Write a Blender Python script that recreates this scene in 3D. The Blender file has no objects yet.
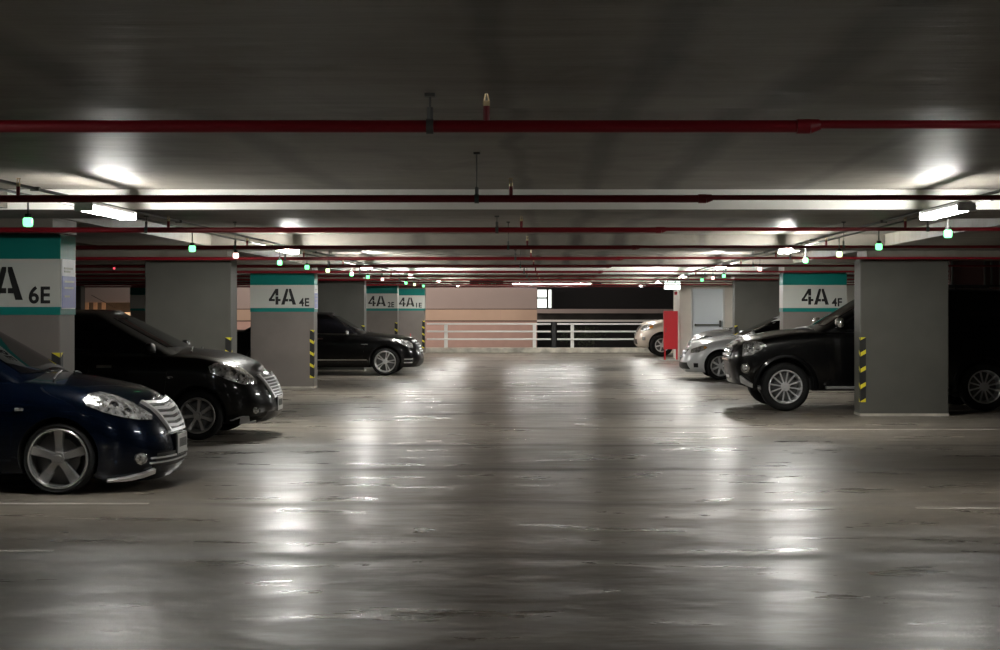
import bpy, bmesh, math, random
from mathutils import Vector, Matrix
from mathutils.bvhtree import BVHTree
random.seed(7)
C = bpy.context.scene.collection
S = bpy.context.scene
PI = math.pi

# ------------------------------------------------------------------ camera, world, exposure
F = 1600.0; VX, VY, CAMH = 548.0, 309.0, 1.55          # focal length in px, vanishing point, eye height
cam = bpy.data.cameras.new('camera'); cam.sensor_width = 36.0; cam.lens = F*36/1000
cam.shift_x = (500-VX)/1000; cam.shift_y = -(325-VY)/1000
cam.clip_start = .05; cam.clip_end = 300
co = bpy.data.objects.new('camera', cam); C.objects.link(co)
co.location = (0, 0, CAMH); co.rotation_euler = (PI/2, 0, 0); S.camera = co
w = bpy.data.worlds.new('world'); S.world = w; w.use_nodes = True
w.node_tree.nodes['Background'].inputs[0].default_value = (.05, .055, .07, 1)
w.node_tree.nodes['Background'].inputs[1].default_value = .05
S.view_settings.view_transform = 'Standard'; S.view_settings.look = 'None'
S.view_settings.gamma = 1; S.view_settings.use_curve_mapping = False
S.view_settings.exposure = 0.0
TUBE = 330.0
def lamp_light(name, loc, rot, size, power, col):
    l = bpy.data.lights.new(name, 'AREA'); l.shape = 'RECTANGLE'; l.size, l.size_y = size; l.energy = power; l.color = col
    o = bpy.data.objects.new(name, l); C.objects.link(o); o.location = loc; o.rotation_euler = rot
    return o
lamp_light('facade_fill_light', (-7, 59.5, 6.5), (math.radians(35), 0, 0), (14, .5), 900, (1, .84, .74))  # unseen warm strip added to light the far facade

# ------------------------------------------------------------------ helpers
def thing(name, label, cat, loc=(0, 0, 0), rz=0, group=None):
    o = bpy.data.objects.new(name, None); C.objects.link(o); o.empty_display_size = .2
    o.location = loc; o.rotation_euler = (0, 0, rz); o['label'] = label; o['category'] = cat
    if group: o['group'] = group
    return o
def tag(o, label, cat, group=None):
    o['label'] = label; o['category'] = cat
    if group: o['group'] = group
    return o
def finish(bm, smooth=None):
    me = bpy.data.meshes.new('m')
    bmesh.ops.recalc_face_normals(bm, faces=bm.faces)
    bm.to_mesh(me); bm.free()
    if smooth:
        for p in me.polygons: p.use_smooth = True
        me.set_sharp_from_angle(angle=math.radians(smooth))
    return me
def obj(name, bm, mat, parent=None, smooth=None, loc=None):
    me = finish(bm, smooth) if isinstance(bm, bmesh.types.BMesh) else bm
    me.name = name
    for m in (mat if isinstance(mat, (list, tuple)) else [mat]): me.materials.append(m)
    o = bpy.data.objects.new(name, me); C.objects.link(o)
    if parent: o.parent = parent
    if loc: o.location = loc
    return o
def struct(name, bm, mat, smooth=None):
    o = obj(name, bm, mat, smooth=smooth); o['kind'] = 'structure'; return o
def box(bm, x0, x1, y0, y1, z0, z1, mi=0, bev=0):
    vs = [bm.verts.new((x, y, z)) for x in (x0, x1) for y in (y0, y1) for z in (z0, z1)]
    fs = [bm.faces.new([vs[i] for i in f]) for f in ((0,1,3,2),(4,6,7,5),(0,4,5,1),(2,3,7,6),(0,2,6,4),(1,5,7,3))]
    for f in fs: f.material_index = mi
    if bev:
        es = list({e for f in fs for e in f.edges})
        bmesh.ops.bevel(bm, geom=es, offset=bev, segments=2, affect='EDGES', profile=.5)
    return bm
def B(*a, **k):
    bm = bmesh.new(); return box(bm, *a, **k)
def tube(bm, a, b, r, n=14, r2=None, mi=0):
    a, b = Vector(a), Vector(b); d = b-a; r2 = r if r2 is None else r2
    q = d.to_track_quat('Z', 'Y')
    R = [[bm.verts.new(p + q @ Vector((rr*math.cos(2*PI*i/n), rr*math.sin(2*PI*i/n), 0))) for i in range(n)] for p, rr in ((a, r), (b, r2))]
    for i in range(n):
        bm.faces.new((R[0][i], R[0][(i+1) % n], R[1][(i+1) % n], R[1][i])).material_index = mi
    bm.faces.new(R[0][::-1]).material_index = mi; bm.faces.new(R[1]).material_index = mi
    return bm
def lathe(bm, prof, n=48, mi=0, close=True):
    """profile (r, y) turned about the y axis"""
    R = [[bm.verts.new((r*math.cos(2*PI*i/n), y, r*math.sin(2*PI*i/n))) for i in range(n)] for r, y in prof]
    m = len(R)
    for k in range(m if close else m-1):
        A, D = R[k], R[(k+1) % m]
        for i in range(n): bm.faces.new((A[i], A[(i+1) % n], D[(i+1) % n], D[i])).material_index = mi
    return bm
def loft_poly(bm, pts, y0, y1):
    """polygon in x,z extruded in y"""
    a = [bm.verts.new((x, y0, z)) for x, z in pts]; b = [bm.verts.new((x, y1, z)) for x, z in pts]
    bm.faces.new(a); bm.faces.new(b[::-1])
    for i in range(len(pts)): bm.faces.new((a[i], b[i], b[(i+1) % len(pts)], a[(i+1) % len(pts)]))
    return bm
def lerp(a, b, t): return a+(b-a)*t
def curve(pts, x):
    """smooth monotone-ish interpolation of sorted (x, v)"""
    if x <= pts[0][0]: return pts[0][1]
    if x >= pts[-1][0]: return pts[-1][1]
    for i in range(len(pts)-1):
        x0, v0 = pts[i]; x1, v1 = pts[i+1]
        if x0 <= x <= x1:
            def m(k):
                if k <= 0 or k >= len(pts)-1: return None
                a = (pts[k][1]-pts[k-1][1])/(pts[k][0]-pts[k-1][0]); b = (pts[k+1][1]-pts[k][1])/(pts[k+1][0]-pts[k][0])
                return 0 if a*b <= 0 else 2*a*b/(a+b)
            h = x1-x0; s = (v1-v0)/h; m0 = m(i); m1 = m(i+1)
            m0 = s if m0 is None else m0; m1 = s if m1 is None else m1
            t = (x-x0)/h
            return (2*t**3-3*t**2+1)*v0+(t**3-2*t**2+t)*h*m0+(-2*t**3+3*t**2)*v1+(t**3-t**2)*h*m1

# ------------------------------------------------------------------ materials
def mat(name, col, rough=.5, metal=0, coat=0, emit=None, es=0, spec=.5, noise=None, bump=None):
    m = bpy.data.materials.new(name); m.use_nodes = True; nt = m.node_tree; b = nt.nodes['Principled BSDF']
    b.inputs['Base Color'].default_value = (*col, 1); b.inputs['Roughness'].default_value = rough
    b.inputs['Metallic'].default_value = metal; b.inputs['Coat Weight'].default_value = coat; b.inputs['Coat Roughness'].default_value = .03
    b.inputs['Specular IOR Level'].default_value = spec
    if emit: b.inputs['Emission Color'].default_value = (*emit, 1); b.inputs['Emission Strength'].default_value = es
    if noise or bump:
        tc = nt.nodes.new('ShaderNodeTexCoord'); n = nt.nodes.new('ShaderNodeTexNoise')
        n.inputs['Scale'].default_value = (noise or bump)[0]; n.inputs['Detail'].default_value = 5
        nt.links.new(tc.outputs['Object'], n.inputs['Vector'])
        if noise:
            r = nt.nodes.new('ShaderNodeValToRGB'); a = noise[1]
            r.color_ramp.elements[0].position = .3; r.color_ramp.elements[1].position = .7
            r.color_ramp.elements[0].color = (*[c*(1-a) for c in col], 1); r.color_ramp.elements[1].color = (*[min(1, c*(1+a)) for c in col], 1)
            nt.links.new(n.outputs['Fac'], r.inputs['Fac']); nt.links.new(r.outputs['Color'], b.inputs['Base Color'])
        if bump:
            bp = nt.nodes.new('ShaderNodeBump'); bp.inputs['Strength'].default_value = bump[1]; bp.inputs['Distance'].default_value = .01
            nt.links.new(n.outputs['Fac'], bp.inputs['Height']); nt.links.new(bp.outputs['Normal'], b.inputs['Normal'])
    return m

def floor_material():
    m = bpy.data.materials.new('polished_concrete_floor'); m.use_nodes = True; nt = m.node_tree; N = nt.nodes; L = nt.links
    b = N['Principled BSDF']; tc = N.new('ShaderNodeTexCoord')
    def mapping(s):
        mp = N.new('ShaderNodeMapping'); mp.inputs['Scale'].default_value = s; L.new(tc.outputs['Object'], mp.inputs['Vector']); return mp
    def noise(mp, sc, det, ro=.55, dist=0):
        n = N.new('ShaderNodeTexNoise'); n.inputs['Scale'].default_value = sc; n.inputs['Detail'].default_value = det
        n.inputs['Roughness'].default_value = ro; n.inputs['Distortion'].default_value = dist; L.new(mp.outputs[0], n.inputs['Vector']); return n
    def ramp(src, els):
        r = N.new('ShaderNodeValToRGB'); e = r.color_ramp.elements
        while len(e) < len(els): e.new(.5)
        for q, (p, c) in zip(e, els): q.position = p; q.color = (*c, 1) if len(c) == 3 else c
        L.new(src, r.inputs['Fac']); return r
    n1 = noise(mapping((.5, .8, 1)), .8, 7, .5, .2)
    n2 = noise(mapping((1, 1.6, 1)), 5, 8, .65, .3)
    c1 = ramp(n1.outputs['Fac'], [(.22, (.135, .116, .092)), (.5, (.205, .180, .148)), (.78, (.275, .248, .208))])
    c2 = ramp(n2.outputs['Fac'], [(.35, (.74, .73, .72)), (.6, (1, 1, 1))])
    mx = N.new('ShaderNodeMix'); mx.data_type = 'RGBA'; mx.blend_type = 'MULTIPLY'; mx.inputs[0].default_value = .8
    L.new(c1.outputs[0], mx.inputs[6]); L.new(c2.outputs[0], mx.inputs[7])
    # slab joints across the aisle every 2.72 m, dirty and irregular
    sep = N.new('ShaderNodeSeparateXYZ'); L.new(tc.outputs['Object'], sep.inputs[0])
    wob = noise(mapping((.5, .5, 1)), 1.3, 5)
    ad = N.new('ShaderNodeMath'); ad.operation = 'MULTIPLY_ADD'; L.new(wob.outputs['Fac'], ad.inputs[0]); ad.inputs[1].default_value = .28; L.new(sep.outputs['Y'], ad.inputs[2])
    ping = N.new('ShaderNodeMath'); ping.operation = 'PINGPONG'
    of = N.new('ShaderNodeMath'); of.operation = 'SUBTRACT'; L.new(ad.outputs[0], of.inputs[0]); of.inputs[1].default_value = 10.15-2.72*8
    L.new(of.outputs[0], ping.inputs[0]); ping.inputs[1].default_value = 1.36
    jr = ramp(ping.outputs[0], [(.0, (.50, .48, .46)), (.06, (.62, .61, .6)), (.22, (1, 1, 1))])
    mx2 = N.new('ShaderNodeMix'); mx2.data_type = 'RGBA'; mx2.blend_type = 'MULTIPLY'; mx2.inputs[0].default_value = .8
    L.new(mx.outputs[2], mx2.inputs[6]); L.new(jr.outputs[0], mx2.inputs[7])
    L.new(mx2.outputs[2], b.inputs['Base Color'])
    n3 = noise(mapping((.55, 1.5, 1)), 1.6, 6, .6, .5)
    rr = ramp(n3.outputs['Fac'], [(.3, (.23,)*3), (.5, (.33,)*3), (.72, (.46,)*3)])
    ra = N.new('ShaderNodeMath'); ra.operation = 'MULTIPLY_ADD'; L.new(jr.outputs[0], ra.inputs[0]); ra.inputs[1].default_value = -.25
    ra.use_clamp = True; ra2 = N.new('ShaderNodeMath'); ra2.operation = 'ADD'; L.new(rr.outputs[0], ra2.inputs[0]); ra2.inputs[1].default_value = .25
    L.new(ra2.outputs[0], ra.inputs[2]); L.new(ra.outputs[0], b.inputs['Roughness'])
    n4 = noise(mapping((.7, 1.2, 1)), 1.5, 3, .5, .2)
    n5 = noise(mapping((1, 1.7, 1)), 7, 7, .62, .3)
    bp = N.new('ShaderNodeBump'); bp.inputs['Strength'].default_value = .8; bp.inputs['Distance'].default_value = .03
    L.new(n4.outputs['Fac'], bp.inputs['Height'])
    bp2 = N.new('ShaderNodeBump'); bp2.inputs['Strength'].default_value = .45; bp2.inputs['Distance'].default_value = .004
    L.new(n5.outputs['Fac'], bp2.inputs['Height']); L.new(bp.outputs[0], bp2.inputs['Normal']); L.new(bp2.outputs[0], b.inputs['Normal'])
    b.inputs['Specular IOR Level'].default_value = .7
    return m

def ceiling_material():
    m = bpy.data.materials.new('stained_concrete_ceiling'); m.use_nodes = True; nt = m.node_tree; N = nt.nodes; L = nt.links
    b = N['Principled BSDF']; tc = N.new('ShaderNodeTexCoord')
    def noise(s, sc, det, ro=.55, dist=0):
        mp = N.new('ShaderNodeMapping'); mp.inputs['Scale'].default_value = s; L.new(tc.outputs['Object'], mp.inputs['Vector'])
        n = N.new('ShaderNodeTexNoise'); n.inputs['Scale'].default_value = sc; n.inputs['Detail'].default_value = det
        n.inputs['Roughness'].default_value = ro; n.inputs['Distortion'].default_value = dist; L.new(mp.outputs[0], n.inputs['Vector']); return n
    def ramp(src, els):
        r = N.new('ShaderNodeValToRGB'); e = r.color_ramp.elements
        while len(e) < len(els): e.new(.5)
        for q, (p, c) in zip(e, els): q.position = p; q.color = (*c, 1)
        L.new(src, r.inputs['Fac']); return r
    n1 = noise((.8, .45, 1), 1.5, 6, .6, .6)          # long drips of damp
    n2 = noise((.5, 1.7, 1), 2.0, 6, .6, .5)            # formwork streaks across
    c1 = ramp(n1.outputs['Fac'], [(.30, (.13, .115, .092)), (.45, (.20, .183, .155)), (.7, (.25, .23, .197))])
    c2 = ramp(n2.outputs['Fac'], [(.35, (.72, .71, .69)), (.62, (1, 1, 1))])
    mx = N.new('ShaderNodeMix'); mx.data_type = 'RGBA'; mx.blend_type = 'MULTIPLY'; mx.inputs[0].default_value = .75
    L.new(c1.outputs[0], mx.inputs[6]); L.new(c2.outputs[0], mx.inputs[7])
    # damp stains following slab seams that run along the aisle
    sep = N.new('ShaderNodeSeparateXYZ'); L.new(tc.outputs['Object'], sep.inputs[0]); wob = noise((.6, .6, 1), 1.1, 5, .6)
    last = mx.outputs[2]
    for X0, wd, dk in ((.36, .12, .16), (.98, .16, .12), (-.18, .08, .3), (-1.75, .16, .35), (2.1, .1, .4)):
        a = N.new('ShaderNodeMath'); a.operation = 'MULTIPLY_ADD'; L.new(wob.outputs['Fac'], a.inputs[0]); a.inputs[1].default_value = .30; L.new(sep.outputs['X'], a.inputs[2])
        d = N.new('ShaderNodeMath'); d.operation = 'SUBTRACT'; L.new(a.outputs[0], d.inputs[0]); d.inputs[1].default_value = X0+.15
        ab = N.new('ShaderNodeMath'); ab.operation = 'ABSOLUTE'; L.new(d.outputs[0], ab.inputs[0])
        rp = ramp(ab.outputs[0], [(wd*.3, (dk,)*3), (wd, (1, 1, 1))])
        m2 = N.new('ShaderNodeMix'); m2.data_type = 'RGBA'; m2.blend_type = 'MULTIPLY'; m2.inputs[0].default_value = .62
        L.new(last, m2.inputs[6]); L.new(rp.outputs[0], m2.inputs[7]); last = m2.outputs[2]
    L.new(last, b.inputs['Base Color'])
    b.inputs['Roughness'].default_value = .5; b.inputs['Specular IOR Level'].default_value = .45
    n3 = noise((.5, 3.2, 1), 2.2, 4)
    bp = N.new('ShaderNodeBump'); bp.inputs['Strength'].default_value = .3; bp.inputs['Distance'].default_value = .02
    L.new(n3.outputs['Fac'], bp.inputs['Height']); L.new(bp.outputs[0], b.inputs['Normal'])
    return m

M = {}
M['floor'] = floor_material(); M['ceil'] = ceiling_material()
M['pillar'] = mat('grey_painted_concrete', (.082, .080, .069), .6, noise=(2.5, .08), bump=(30, .12))
M['pillar2'] = mat('taupe_painted_concrete', (.17, .150, .135), .6, noise=(2.5, .08), bump=(30, .12))
M['wall'] = mat('cream_painted_wall', (.78, .73, .65), .6, noise=(2, .06))
M['darkwall'] = mat('dark_concrete_wall', (.06, .055, .05), .8, noise=(1.5, .3))
M['teal'] = mat('teal_sign_paint', (.0, .175, .15), .45)
M['sign'] = mat('white_sign_paint', (.50, .51, .47), .45)
M['ink'] = mat('black_sign_lettering', (.008, .008, .008), .5)
M['yellow'] = mat('yellow_guard_rubber', (.72, .62, .03), .5)
M['blackr'] = mat('black_guard_rubber', (.012, .012, .012), .55)
M['notice'] = mat('white_notice_sheet', (.75, .77, .8), .4)
M['blue'] = mat('lilac_blue_notice', (.20, .24, .55), .4)
M['redpipe'] = mat('red_pipe_paint', (.20, .004, .011), .4, coat=.1)
M['redcab'] = mat('red_cabinet_paint', (.62, .01, .02), .4, coat=.2)
M['steel'] = mat('galvanised_steel', (.42, .41, .4), .4, metal=.8)
M['dsteel'] = mat('dull_conduit_metal', (.10, .10, .095), .5, metal=.3)
M['brass'] = mat('sprinkler_brass', (.55, .42, .25), .35, metal=.9)
M['white'] = mat('white_enamel', (.75, .75, .74), .4)
M['rail'] = mat('grey_railing_paint', (.75, .75, .72), .45)
M['kerb'] = mat('weathered_kerb_concrete', (.45, .42, .36), .8, noise=(3, .4))
M['tube'] = mat('fluorescent_tube', (.9, .9, .9), .4, emit=(1, .985, .93), es=TUBE)
M['tube_lowered'] = mat('lowered_fluorescent_tube', (.9, .9, .9), .4, emit=(1, .985, .93), es=TUBE*.45)  # this and the dim tube: output lowered to darken near bays, far reflection
M['tube_dim'] = mat('dim_fluorescent_tube', (.9, .9, .9), .4, emit=(1, .985, .93), es=TUBE*.3)
M['green'] = mat('green_indicator_glow', (.1, .5, .2), .4, emit=(.20, 1, .36), es=2.6)
M['red_led'] = mat('red_indicator_glow', (.5, .05, .08), .4, emit=(1, .66, .62), es=2.2)
M['amber_led'] = mat('pale_green_indicator_glow', (.3, .5, .2), .4, emit=(.75, 1, .5), es=2.4)
M['exitw'] = mat('lit_exit_box_face', (.8, .85, .8), .4, emit=(.85, 1, .93), es=4)
M['gtext'] = mat('green_sign_lettering', (0, .3, .15), .4, emit=(.05, .5, .25), es=.35)
M['mark'] = mat('worn_floor_paint', (.50, .48, .44), .5, noise=(6, .35))
M['tyre'] = mat('tyre_rubber', (.006, .006, .006), .75, spec=.3)
M['under'] = mat('wheel_well_plastic', (.006, .006, .006), .85)
M['glass'] = mat('tinted_car_glass', (.003, .003, .004), .04, spec=.3)
M['chrome'] = mat('chrome_trim', (.78, .78, .78), .12, metal=1)
M['alloy'] = mat('silver_alloy', (.75, .75, .76), .28, metal=.6)
M['dalloy'] = mat('dull_alloy', (.42, .41, .40), .35, metal=.6)
M['galloy'] = mat('polished_grey_alloy', (.55, .55, .55), .25, metal=.8)
M['bar'] = mat('bright_grille_bar_metal', (.85, .85, .86), .3, metal=.45)
M['disc'] = mat('brake_disc_metal', (.12, .12, .12), .4, metal=.8)
M['lens'] = mat('clear_headlamp_lens', (.52, .54, .55), .12, metal=.7, coat=1, noise=(24, .93), bump=(34, 1.0))
M['bowl'] = mat('dark_projector_glass', (.05, .05, .055), .05, metal=.3, coat=1)
M['reflector'] = mat('headlamp_reflector', (.9, .9, .9), .08, metal=1)
M['amber'] = mat('amber_indicator_lens', (.7, .28, .05), .25, coat=.5)
M['plate'] = mat('white_number_plate', (.72, .73, .72), .4)
M['dplastic'] = mat('dark_grille_plastic', (.012, .012, .012), .4)
M['red_lens'] = mat('red_tail_lens', (.4, .01, .01), .2, coat=.6)

# ------------------------------------------------------------------ the room
YE = 57.0; PT_ = .47
bm = bmesh.new(); box(bm, -20, 13, -3, YE, -.25, 0); struct('floor', bm, M['floor'])
bm = bmesh.new()
box(bm, -20, 13, -3, YE, 2.56, 2.9)                                  # slab
box(bm, -20, 13, 1.0, 6.7, 2.39, 2.57)
for k in range(6):
    y0 = 13.5+8.15*k
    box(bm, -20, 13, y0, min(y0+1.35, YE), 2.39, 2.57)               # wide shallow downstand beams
for s in (-1, 1):
    xs = sorted((s*4.56, s*6.0)); box(bm, *xs, -3, YE, 2.40, 2.58)
    for yp in ((6.9, 15.0, 23.1, 31.3, 39.9, 48.6) if s < 0 else (15.0, 23.2, 31.3, 39.6)):
        xs = sorted((s*4.60, s*(19.5 if s < 0 else 12.5))); box(bm, *xs, yp-.14, yp+PT_+.14, 2.27, 2.58)   # deep beams over each pillar pair
bm.faces.ensure_lookup_table(); bm.normal_update()
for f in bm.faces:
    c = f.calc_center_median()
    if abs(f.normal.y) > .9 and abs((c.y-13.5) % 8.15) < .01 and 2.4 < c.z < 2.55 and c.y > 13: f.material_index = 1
M['fascia'] = mat('light_painted_beam_face', (.86, .84, .79), .5, noise=(3, .06))  # paler colour puts the tubes' light into the camera-facing beam faces
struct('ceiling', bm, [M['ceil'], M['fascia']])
struct('wall_left', B(-20.3, -20, -3, YE, -.25, 2.9), M['darkwall'])
struct('wall_right', B(13, 13.3, -3, YE, -.25, 2.9), M['darkwall'])
# low kerb closing the far end
k_ = B(-20, 13, 56.6, 56.95, 0, .18, bev=.02); struct('trim_1', k_, M['kerb'])
# stair core with a fire door
bm = bmesh.new(); box(bm, 4.0, 4.34, 48.6, 51.0, 0, 2.56); box(bm, 5.36, 12.9, 48.6, 51.0, 0, 2.56); box(bm, 4.34, 5.36, 48.6, 51.0, 2.2, 2.56); box(bm, 4.34, 5.36, 48.9, 51.0, 0, 2.2)
struct('wall_stair', bm, M['wall'])
M['door'] = mat('pale_blue_grey_door', (.82, .88, .92), .5)
d = struct('door_1', B(4.38, 5.32, 48.66, 48.72, .01, 2.16), M['door'])
bm = bmesh.new(); box(bm, 4.34, 4.385, 48.57, 48.75, 0, 2.2); box(bm, 5.315, 5.36, 48.57, 48.75, 0, 2.2); box(bm, 4.34, 5.36, 48.57, 48.75, 2.155, 2.2)
obj('door_frame', bm, M['rail'], d)
bm = bmesh.new(); box(bm, 4.46, 5.22, 48.56, 48.60, 1.05, 1.09); box(bm, 4.46, 4.50, 48.58, 48.67, 1.04, 1.10); box(bm, 5.20, 5.26, 48.55, 48.67, 1.0, 1.2)
obj('push_bar', bm, M['dsteel'], d)
bm = bmesh.new(); box(bm, 4.36, 5.34, 48.655, 48.665, 0.0, .18); obj('kick_plate', bm, M['steel'], d)

# ------------------------------------------------------------------ beyond the end railing
M['fac_up'] = mat('mauve_grey_render', (.32, .27, .25), .8, noise=(.8, .05))
M['fac_mid'] = mat('warm_tan_render', (.50, .37, .28), .8, noise=(.7, .10))
M['fac_low'] = mat('pink_brick_render', (.50, .34, .29), .85, noise=(3, .05))
M['night'] = mat('near_black_surface', (.010, .010, .011), .6)
M['litwin'] = mat('lit_window_glow', (.8, .9, .85), .5, emit=(.93, 1, .95), es=1.6)
FY = 64.0
t = thing('neighbouring_building', 'pinkish rendered building wall seen behind the end railing', 'building', (-8, FY, 0))
def loc(o, t):
    o.location = tuple(-c for c in t.location); return o
loc(obj('upper_wall', B(-20, -.44, FY, FY+.4, 1.56, 6), M['fac_up'], t), t)
loc(obj('wall_band', B(-20, -.44, FY-.06, FY+.4, 1.09, 1.53), M['fac_mid'], t), t)
loc(obj('lower_wall', B(-20, -.44, FY-.03, FY+.4, -3, 1.05), M['fac_low'], t), t)
loc(obj('joint', B(-20, -.44, FY+.05, FY+.3, 1.0, 1.6), M['night'], t), t)
for x in (-3.1, -1.9, -5.2): loc(obj('panel_seam', B(x, x+.012, FY-.065, FY-.055, 1.1, 1.52), M['fac_low'], t), t)

t = thing('stairwell_window', 'tall lit white window divided by black frames, past the end railing', 'window', (-.2, FY, 1.6))
loc(obj('pane', B(-.42, -.06, FY+.02, FY+.05, 2.02, 2.32), M['litwin'], t), t)
loc(obj('pane', B(-.42, -.06, FY+.02, FY+.05, 1.60, 1.96), M['litwin'], t), t)
loc(obj('pane', B(.02, .13, FY+.02, FY+.05, 1.60, 2.32), M['litwin'], t), t)
bm = bmesh.new(); box(bm, -.439, -.42, FY-.02, FY+.08, 1.56, 2.5); box(bm, -.06, .02, FY-.02, FY+.08, 1.56, 2.5); box(bm, .13, .2, FY-.02, FY+.08, 1.56, 2.5); box(bm, -.42, -.06, FY-.02, FY+.08, 1.96, 2.02); box(bm, -.439, .2, FY-.02, FY+.08, 2.32, 2.5)
loc(obj('window_frame', bm, M['night'], t), t)
t = thing('ramp_parapet', 'pale pink concrete ramp edge running across the dark opening past the railing', 'parapet', (2.5, FY, 1))
loc(obj('coping', B(-.44, 9, FY-.3, FY+.2, 1.38, 1.55), M['fac_up'], t), t)
loc(obj('parapet_face', B(-.44, 9, FY-.05, FY+.2, 1.12, 1.38), M['darkwall'], t), t)
loc(obj('lower_edge', B(-.44, 9, FY-.2, FY+.2, 1.04, 1.12), M['rail'], t), t)
tag(obj('darkness_backdrop', B(-.44, 16, 68, 68.3, -3, 6), M['night']), 'black backdrop for the open darkness far behind the pink ramp edge', 'wall')  # black sheet stands in for the dark void beyond the ramp
tag(obj('outside_yard', B(-25, 20, YE+.02, 67.9, -3.3, -3.0), M['darkwall']), 'dark ground far below the end railing', 'ground')
# lit balcony glimpsed far left between the pillars
t = thing('lit_balcony', 'warm lit balcony with dark posts glimpsed above the second dark car on the left', 'balcony', (-17.2, 61.5, 0))
M['warm'] = mat('warm_glow_soffit', (.8, .5, .3), .6, emit=(1, .62, .34), es=.75)  # slab glows by itself in place of lamplight falling on it
loc(obj('side_wall', B(-17.9, -15.9, 61.1, 62.0, -3, 1.15), M['fac_low'], t), t)
loc(obj('slab', B(-17.9, -15.9, 61.0, 62.0, 1.15, 1.42), M['warm'], t), t)
loc(obj('back_panel', B(-17.9, -15.9, 62.0, 62.1, 1.40, 1.80), M['darkwall'], t), t)
for x in (-17.75, -17.42, -17.1):
    loc(obj('post', B(x, x+.13, 61.3, 61.4, 1.42, 1.80), M['fac_mid'], t), t)
loc(obj('fascia', B(-17.9, -15.9, 61.2, 62.1, 1.80, 2.4), M['fac_up'], t), t)
# leafy shrub behind the railing
bm = bmesh.new()
for i in range(420):
    a = random.uniform(0, 2*PI); rr = random.random()**.5
    c = Vector((1.35+1.05*rr*math.cos(a)*random.uniform(.3, 1), 60+.5*random.uniform(-1, 1), .55+.38*rr*math.sin(a)))
    q = Matrix.Rotation(random.uniform(0, 6.3), 3, Vector((random.random(), random.random(), random.random()+.1)).normalized())
    vs = [bm.verts.new(c+q @ Vector(v)) for v in ((-.045, 0, 0), (0, .018, .004), (.05, 0, 0), (0, -.018, .004))]; bm.faces.new(vs)
t = thing('leafy_shrub', 'dark sparse shrub growing behind the end railing', 'shrub', (1.35, 60, -3))
loc(obj('leaves', bm, mat('dark_shrub_leaf', (.05, .07, .03), .5), t), t)
bm = bmesh.new()
for dx in (-.5, -.2, .1, .4): tube(bm, (1.35, 60, -2.99), (1.35+dx, 60, .6), .02, 8, .006)
loc(obj('stem', bm, M['darkwall'], t), t)

# ------------------------------------------------------------------ end railing
RY = 56.75
def railing(x0, x1, posts, label):
    t = thing('railing', label, 'railing', ((x0+x1)/2, RY, .18))
    for z in (1.02, .755, .48):
        bm = B(x0, x1, RY-.09, RY-.05, z-.03, z+.03, bev=.01); loc(obj('rail', bm, M['rail'], t), t)
    for x in posts:
        loc(obj('post', B(x-.06, x+.06, RY-.05, RY+.03, .18, 1.0, bev=.008), M['rail'], t), t)
railing(-4.3, .10, (-3.62, -.48), 'grey metal three-bar railing on the end kerb, left of the black post')
railing(.32, 6.9, (.86, 4.0, 6.6), 'grey metal three-bar railing on the end kerb, right of the black post')
t = thing('downpipe_post', 'black square post standing in the gap of the end railing', 'post', (.21, RY, .18))
obj('post_shaft', B(-.07, .07, -.08, .06, 0, .92), M['night'], t); obj('foot_plate', B(-.1, .1, -.1, .1, 0, .02), M['night'], t)

t = thing('slatted_panel', 'dim vertical slatted panel under the ceiling above the black off-roader, right edge', 'panel', (8.6, 29.3, 2.2))
M['maroon'] = mat('dull_maroon_panel', (.10, .045, .04), .6)
obj('panel_back', B(-1.25, 1.25, 0, .03, -.45, .355), M['maroon'], t)
for i, x in enumerate((-1.22, -.62, -.50, -.34, -.18, .05, .3, .6, .9, 1.2)):
    obj('slat', B(x, x+.035, -.03, 0, -.45, .34), M['pillar'], t)

# ------------------------------------------------------------------ text helper
def text_mesh(s, h, wd, off=.02, space=1.0):
    cu = bpy.data.curves.new('t', 'FONT'); cu.body = s; cu.size = 1; cu.offset = off; cu.space_character = space; cu.extrude = .01
    o = bpy.data.objects.new('t', cu); C.objects.link(o)
    bpy.context.view_layer.update()
    me = bpy.data.meshes.new_from_object(o.evaluated_get(bpy.context.evaluated_depsgraph_get()))
    bpy.data.objects.remove(o); xs = [v.co.x for v in me.vertices]; ys = [v.co.y for v in me.vertices]
    x0, x1, y0, y1 = min(xs), max(xs), min(ys), max(ys)
    for v in me.vertices:
        v.co = Vector(((v.co.x-x0)/(x1-x0)*wd, -v.co.z*.2, (v.co.y-y0)/(y1-y0)*h))
    bm = bmesh.new(); bm.from_mesh(me); return bm
def shift(bm, x, y, z):
    bmesh.ops.translate(bm, verts=bm.verts, vec=(x, y, z)); return bm

# ------------------------------------------------------------------ pillars
PW, PT, PTOP = 1.24, .47, 2.265
def digit4A():
    """stencil 4 and A drawn as polygons, box 0..0.52 wide, 0..0.31 high"""
    bm = bmesh.new(); k = .31
    def P(pts): loft_poly(bm, [(x*k, z*k) for x, z in pts], -.004, 0)
    P([(.42, 1), (.60, 1), (.18, .36), (.0, .36), (.0, .30)])            # slanted stroke of the 4
    P([(0, .36), (0, .22), (.38, .22), (.38, .36)]); P([(.60, .22), (.74, .22), (.74, .36), (.60, .36)])
    P([(.42, 0), (.60, 0), (.60, .52), (.42, .52)]); P([(.42, .57), (.60, .57), (.60, 1), (.42, 1)])
    P([(.78, 0), (.99, 0), (1.22, .88), (1.22, 1), (1.09, 1)]); P([(1.27, 1), (1.40, 1), (1.72, 0), (1.50, 0), (1.27, .85)])
    P([(1.02, .20), (1.22, .20), (1.22, .36), (1.06, .36)]); P([(1.27, .20), (1.46, .20), (1.42, .36), (1.27, .36)])
    return bm
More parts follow.
